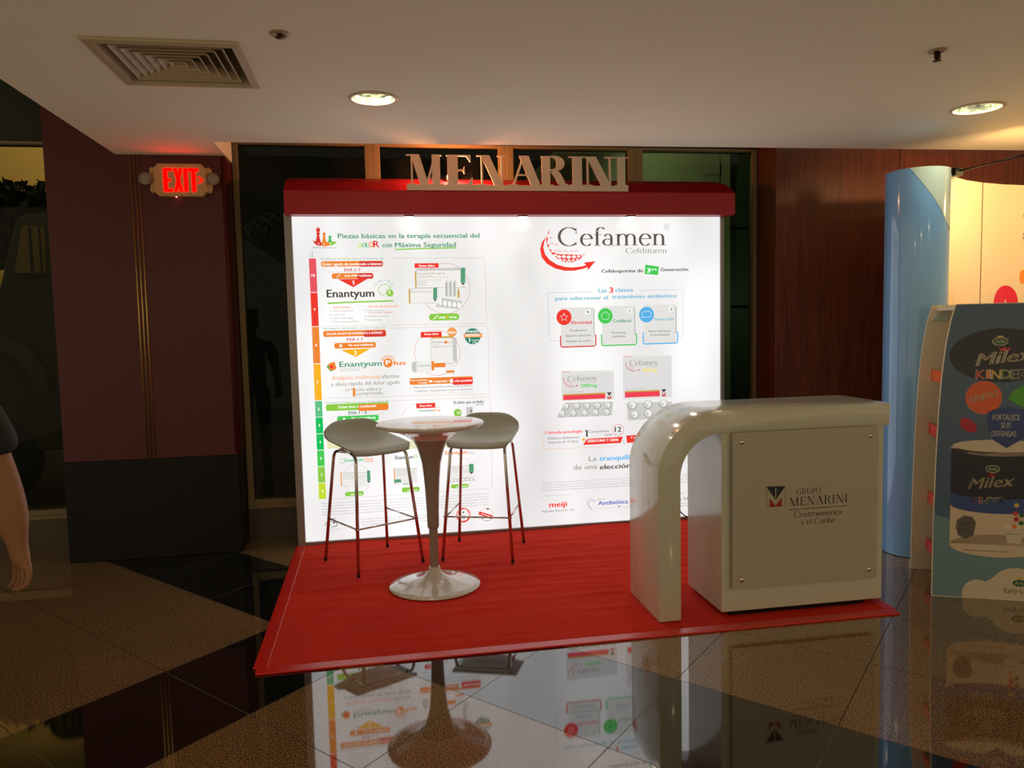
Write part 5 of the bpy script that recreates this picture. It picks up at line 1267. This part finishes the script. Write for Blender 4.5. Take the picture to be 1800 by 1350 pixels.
for i, (x, y) in enumerate(SPR):
    root = empty('sprinkler', (x, y, CH), 0, ('small fire sprinkler in the ceiling beside the square vent', 'small fire sprinkler with a drooping dark head near the ceiling corner downlight')[i], 'sprinkler', 'ceiling sprinklers')
    child(MB().lathe([(.014, .0), (.02, -.006), (.036, -.006), (.040, -.001)], (x, y, CH), 28).build('collar', mat('sprinkler_ring', (170, 150, 120), .4)), root)
    dn = (.012, .04)[i]
    hd = MB().lathe([(0, 0), (.008, 0), (.008, -dn), (.018, -dn - .002), (.018, -dn - .005), (0, -dn - .006)], (x, y, CH), 20)
    if i: hd.tube([(x - .012, y, CH - .004), (x - .014, y, CH - .03), (x, y, CH - .042)], .003, 6).tube([(x + .012, y, CH - .004), (x + .014, y, CH - .03), (x, y, CH - .042)], .003, 6)
    child(hd.build('head', mat('sprinkler_metal', (80, 60, 40), .4, metal=.6)), root)

# ------------------------------------------------------------------ cables
pts = [(2.80, -.030, .62), (2.785, -.030, .46), (2.765, -.032, .30), (2.752, -.034, .13), (2.80, -.05, .045), (2.90, -.075, CZ + .010), (3.02, -.085, CZ + .010), (3.10, -.085, CZ + .010)]
tag(MB().tube(fillet(pts, .06, 4), .0045, 8).build('power_cable', M_black), 'thin black cable hanging down the lit wall to the red carpet', 'cable')
cc = []
for k in range(70): a = k * .42; cc.append((4.52 + (.13 + .01 * math.sin(k)) * math.cos(a), -.32 + .13 * math.sin(a), .008 + k * .0012))
tag(MB().tube(cc, .005, 6).build('cable_coil', mat('red_cable', (190, 34, 20), .5)), 'coil of red cable on the floor behind the white counter', 'cable')

# ------------------------------------------------------------------ person at the left edge
def skin_obj(name, verts, edges, radii, m, root_i=0, sub=2):
    me = bpy.data.meshes.new(name); me.from_pydata(verts, edges, []); o = bpy.data.objects.new(name, me); C.objects.link(o)
    sk = o.modifiers.new('s', 'SKIN'); sk.use_smooth_shade = True; sk.branch_smoothing = .6
    for i, r_ in enumerate(radii):
        d = me.skin_vertices[0].data[i]; d.radius = r_ if isinstance(r_, tuple) else (r_, r_)
    me.skin_vertices[0].data[root_i].use_root = True
    s = o.modifiers.new('u', 'SUBSURF'); s.levels = sub; s.render_levels = sub
    dg = bpy.context.evaluated_depsgraph_get(); dg.update(); m2 = bpy.data.meshes.new_from_object(o.evaluated_get(dg)); bpy.data.objects.remove(o)
    m2.materials.clear(); m2.materials.append(m); m2.name = name
    for p in m2.polygons: p.use_smooth = True
    q = bpy.data.objects.new(name, m2); C.objects.link(q); return q
def person():
    px, py = -.84, -3.02
    root = empty('person', (px, py, 0), 0, 'person in a black short sleeved shirt and blue jeans at the picture edge, arm hanging', 'person')
    skin = mat('skin', (150, 106, 74), .5, spec=.3, bump=(60, .06, (1, 1, 1)))
    V = []; E = []; Rd = []
    def add(p, r, par=None):
        V.append(p); Rd.append(r); i = len(V) - 1
        if par is not None: E.append((par, i))
        return i
    pel = add((0, 0, .93), (.135, .10)); w_ = add((0, 0, 1.06), (.125, .095), pel); ch = add((0, 0, 1.24), (.15, .105), w_); sh = add((0, 0, 1.36), (.13, .085), ch)
    nk = add((0, .0, 1.45), .052, sh); n2 = add((0, -.0, 1.50), .052, nk); h1 = add((0, .012, 1.555), (.066, .078), n2); h2 = add((0, .01, 1.62), (.074, .09), h1); h3 = add((0, .0, 1.68), (.06, .072), h2)
    for s in (-1, 1):
        hp = add((s * .085, 0, .86), (.085, .085), pel); kn = add((s * .10, .012, .48), .055, hp); cf = add((s * .10, -.012, .34), .052, kn); an = add((s * .10, -.01, .09), .036, cf); ft = add((s * .11, .10, .045), (.036, .03), an)
        so = add((s * .165, 0, 1.355), .062, sh); 
        if s > 0: el = add((.250, -.0, 1.085), .050, so); fo = add((.258, .005, 1.00), .053, el); wr = add((.268, .012, .905), (.038, .034), fo); pm_ = add((.274, .015, .860), (.041, .026), wr)
        else: el = add((-.25, -.02, 1.085), .043, so); fo = add((-.265, .03, .98), .04, el); wr = add((-.27, .08, .86), (.028, .024), fo); pm_ = add((-.27, .095, .81), (.036, .02), wr)
        P = Vector(V[pm_])
        # palm widens, four bent fingers of different lengths, thumb off its side
        kn_ = []
        for f, (dx, dy, L) in enumerate(((.030, -.022, .056), (.011, -.010, .068), (-.008, .006, .072), (-.026, .020, .064))):
            k0 = add((P.x + dx * 1.0 * s, P.y + dy, P.z - .036), .0095, pm_)
            k1 = add((P.x + (dx - .002) * s, P.y + dy * 1.15, P.z - .036 - L * .45), .0088, k0)
            k2 = add((P.x + (dx - .012) * s, P.y + dy * 1.15, P.z - .036 - L * .82), .0080, k1)
            add((P.x + (dx - .026) * s, P.y + dy * 1.12, P.z - .036 - L * .98), .0068, k2)
        t0 = add((P.x - .016 * s, P.y + .030, P.z + .006), .013, pm_); t1 = add((P.x - .030 * s, P.y + .052, P.z - .024), .0105, t0); add((P.x - .036 * s, P.y + .058, P.z - .052), .009, t1)
    b = skin_obj('body', V, E, Rd, skin, 0); b.parent = root
    # face features, kept on the head
    # short sleeved shirt
    def cloth(name, pts, edges, rad, m): o = skin_obj(name, pts, edges, rad, m, 0); o.parent = root; return o
    sm = mat('black_shirt', (30, 32, 34), .8, vary=(14, .5, (1, 1, 1)))
    cloth('shirt', [(0, 0, 1.06), (0, 0, .90), (0, 0, 1.24), (0, 0, 1.375), (.175, 0, 1.365), (.225, 0, 1.235), (.242, 0, 1.17), (-.175, 0, 1.365), (-.222, -.01, 1.235), (-.24, -.015, 1.17), (0, 0, 1.43)],
          [(0, 1), (0, 2), (2, 3), (3, 4), (4, 5), (5, 6), (3, 7), (7, 8), (8, 9), (3, 10)], [(.150, .115), (.158, .12), (.168, .12), (.13, .095), .078, .072, .069, .078, .07, .066, .062], sm)
    jm = mat('blue_jeans', (58, 84, 104), .8, vary=(30, .3, (1, 1, 1)))
    cloth('jeans', [(0, 0, .93), (0, 0, .99), (.092, 0, .84), (.102, .012, .48), (.102, -.01, .12), (-.092, 0, .84), (-.102, .012, .48), (-.102, -.01, .12)],
          [(0, 1), (0, 2), (2, 3), (3, 4), (0, 5), (5, 6), (6, 7)], [(.150, .118), (.142, .11), (.102, .10), .072, .066, (.102, .10), .072, .066], jm)
    hm = mat('black_hair', (20, 15, 12), .5)
    cloth('hair', [(0, -.02, 1.66), (0, -.035, 1.60), (0, -.04, 1.54), (0, -.005, 1.70)], [(0, 1), (1, 2), (0, 3)], [(.082, .082), (.082, .066), (.066, .045), (.066, .07)], hm)
    for s in (-1, 1):
        o = MB().prism([(s * .11 - .045, -.06), (s * .11 + .045, -.06), (s * .115 + .05, .08), (s * .115 + .03, .16), (s * .115 - .03, .16), (s * .115 - .05, .08)], .002, .075, 'z', .014).build('shoe', M_black, root)
person()

# ------------------------------------------------------------------ outside, seen through the windows
ol = mat('olive_truck_paint', (140, 152, 108), .5, vary=(3, .15, (1, 1, 1))); dk = mat('dark_trim', (18, 20, 20), .6)
bt = empty('box_truck', (3.0, 2.2, -.2), 0, 'olive green box truck body with a riveted hatch seen through the right window', 'truck')
child(MB().box(2.2, 3.825, 1.5, 3.4, .35, 3.10, .02).build('body', ol), bt)
hb = MB().box(3.654, 3.812, 1.488, 1.4995, 2.90, 3.02, .002)
for k in range(5):
    for z in (2.908, 3.012): hb.lathe([(0, -.0), (.004, 0), (.004, .003)], (0, 0, 0), 8, M=Matrix.Translation((3.664 + k * .034, 1.486, z)) @ Matrix.Rotation(PI / 2, 4, 'X'))
child(hb.build('hatch', ol), bt)
child(MB().box(3.832, 3.935, 1.52, 3.4, .40, 3.105, .01).build('corner_post', mat('pale_olive_post', (140, 156, 104), .5)), bt)
child(MB().box(3.955, 4.9, 1.62, 3.4, 2.42, 3.2, .01).box(3.955, 4.9, 1.62, 3.4, 1.66, 2.40, .01).box(3.955, 4.9, 1.64, 3.4, .50, 1.64, .01).build('cab', mat('green_cab', (58, 78, 52), .5)), bt)
for x in (2.7, 4.4): child(MB().lathe([(0, -.12), (.42, -.12), (.45, -.09), (.45, .09), (.42, .12), (0, .12)], (0, 0, 0), 32, M=Matrix.Translation((x, 1.72, .25)) @ Matrix.Rotation(PI / 2, 4, 'X')).build('wheel', dk), bt)
lamp('truck_fill', 'SPOT', (3.0, .72, 3.06), 26, (.96, 1, .72), .05, (3.5, 1.5, 2.6), 130, .7)  # unseen lamp added to brighten the truck side
lamp('truck_low_fill', 'SPOT', (4.1, .75, 1.7), 8, (.9, 1, .7), .05, (3.95, 1.6, 1.6), 140, .8)  # second unseen lamp, added for the lower truck
lamp('palm_fill', 'SPOT', (-.9, 1.2, 3.4), 14, (.8, .9, 1), .1, (-.2, 3.4, 2.4), 60, .8)  # unseen lamp added to lift the palm a little
tag(MB().box(-3.05, 16, 9.0, 9.4, -.2, 9.5).box(-14, -3.05, 9.35, 9.6, 7.4, 9.5).build('night_backdrop', mat('night_backdrop_dark', (26, 30, 32), .8, vary=(.8, .5, (1, 1, 1)))), 'dark sheet added behind the windows as the outdoor night', 'backdrop')  # added so that the windows show darkness, not the world colour
# parked lorry seen through the left window
lamp('lorry_fill', 'SPOT', (-1.4, 1.5, 3.6), 34, (1, .78, .40), .1, (-3.0, 3.0, 2.0), 70, .8)  # unseen lamp added to light up the lorry cab
lo = empty('parked_lorry', (-3.2, 3.4, -.2), 0, 'dark parked lorry cab with a quarter window beyond the left window', 'truck')
dkp = mat('dark_olive_paint_body', (64, 62, 40), .5)
cab = [(-4.3, .35), (-2.0, .35), (-2.0, 2.72), (-2.85, 2.74), (-2.96, 2.66), (-3.10, 2.15), (-3.16, 1.95), (-4.2, 1.75), (-4.3, 1.5)]
child(MB().prism(cab, 3.0, 4.6, 'y', .02).build('cab', dkp), lo)
child(MB().prism([(-2.99, 2.14), (-2.70, 2.12), (-2.69, 2.60), (-2.89, 2.62)], 2.985, 2.998, 'y').build('side_window', mat('cab_glass_amber_view', (150, 118, 62), .3)), lo)  # opaque; bright amber background behind the glass put into its colour
child(MB().box(-2.83, -2.81, 2.975, 2.984, 2.14, 2.60).box(-2.74, -2.725, 2.975, 2.984, 2.14, 2.60).box(-3.0, -2.69, 2.975, 2.984, 2.11, 2.145).build('window_bar', dk), lo)
child(MB().prism(ell(-3.35, .95, .62, .62, 0, 180, 20) + ell(-3.35, .95, .48, .48, 180, 0, 20), 2.94, 3.2, 'y').build('wheel_arch', mat('fender_paint', (86, 82, 52), .5)), lo)
child(MB().lathe([(0, -.12), (.42, -.12), (.46, -.09), (.46, .09), (.42, .12), (0, .12)], (0, 0, 0), 32, M=Matrix.Translation((-3.35, 3.06, .27)) @ Matrix.Rotation(PI / 2, 4, 'X')).build('wheel', dk), lo)
tag(MB().box(-14, -3.1, 9.0, 9.3, -.2, 7.5).build('dusk_sky_backdrop', mat('dusk_sky_tan', (200, 160, 92), .8, vary=(.6, .1, (1, 1, 1)))), 'tan wall standing in for the dusk sky beyond the left window', 'backdrop')  # added backdrop in place of the tan dusk sky
lamp('sky_backdrop_fill', 'SPOT', (-4.6, 6.6, 5.2), 400, (1, .80, .48), .1, (-5.6, 9.0, 3.4), 120, .6)  # unseen lamp added to make the tan backdrop bright
lf = mat('leaf_green', (48, 54, 30), .7, vary=(6, .4, (1, 1, 1))); bk = mat('bark', (50, 40, 30), .9)
def tree(x, y, h, r, label, seed):
    rnd = random.Random(seed); root = empty('tree', (x, y, -.2), 0, label, 'tree', 'trees outside')
    t = MB().tube([(0, 0, 0), (.05, 0, h * .4), (-.02, .05, h * .75)], .09, 10, radii=[.12, .09, .05]).build('trunk', bk, root)
    vs = []; fs = []
    for k in range(3200):
        d = Vector((rnd.gauss(0, 1), rnd.gauss(0, .6), rnd.gauss(0, .8))).normalized() * r * rnd.random() ** .35
        lump = 1 + .25 * noise.noise(d * 2.2); p = Vector((d.x * 1.3, d.y, d.z * .62)) * lump + Vector((0, 0, h))
        a = Vector((rnd.uniform(-1, 1), rnd.uniform(-1, 1), rnd.uniform(-1, 1))).normalized() * .085; b = a.cross(Vector((rnd.uniform(-1, 1), rnd.uniform(-1, 1), 1))).normalized() * .045
        o = len(vs); vs += [p - a, p + b, p + a, p - b]; fs.append((o, o + 1, o + 2, o + 3))
    MB().add(vs, fs).build('crown', lf, root, fix=False)
tree(-3.9, 5.2, 3.1, .85, 'dark leafy tree behind the parked lorry beyond the left window', 3)
tree(-6.4, 5.6, 3.25, .9, 'dark leafy tree farther left beyond the left window', 5)
def palm():
    root = empty('palm_tree', (-.2, 3.4, -.2), 0, 'dark palm tree outside the window left of the lit wall', 'palm tree')
    MB().tube([(0, 0, 0), (.06, 0, 1.4), (.02, 0, 2.9)], .1, 12, radii=[.13, .10, .08]).build('trunk', bk, root); rnd = random.Random(2)
    for k in range(11):
        a = k * 2 * PI / 11 + rnd.uniform(-.2, .2); L = rnd.uniform(1.1, 1.5); m = MB(); pr_ = []
        for i in range(13): q = i / 12; pr_.append(Vector((math.cos(a) * L * q, math.sin(a) * L * q, 2.95 + .45 * q - 1.35 * q * q)))
        m.tube(pr_, .01, 6); vs = []; fs = []
        for i in range(1, 13):
            for s in (-1, 1):
                t = (pr_[i] - pr_[i - 1]).normalized(); side = t.cross(Vector((0, 0, 1))).normalized() * s; ln = .34 * (1 - .5 * i / 12)
                o = len(vs); p = pr_[i]; vs += [p, p + t * .03, p + side * ln + t * .12 - Vector((0, 0, .14))]; fs.append((o, o + 1, o + 2))
        m.add(vs, fs); m.build('frond', lf, root, fix=False)
palm()
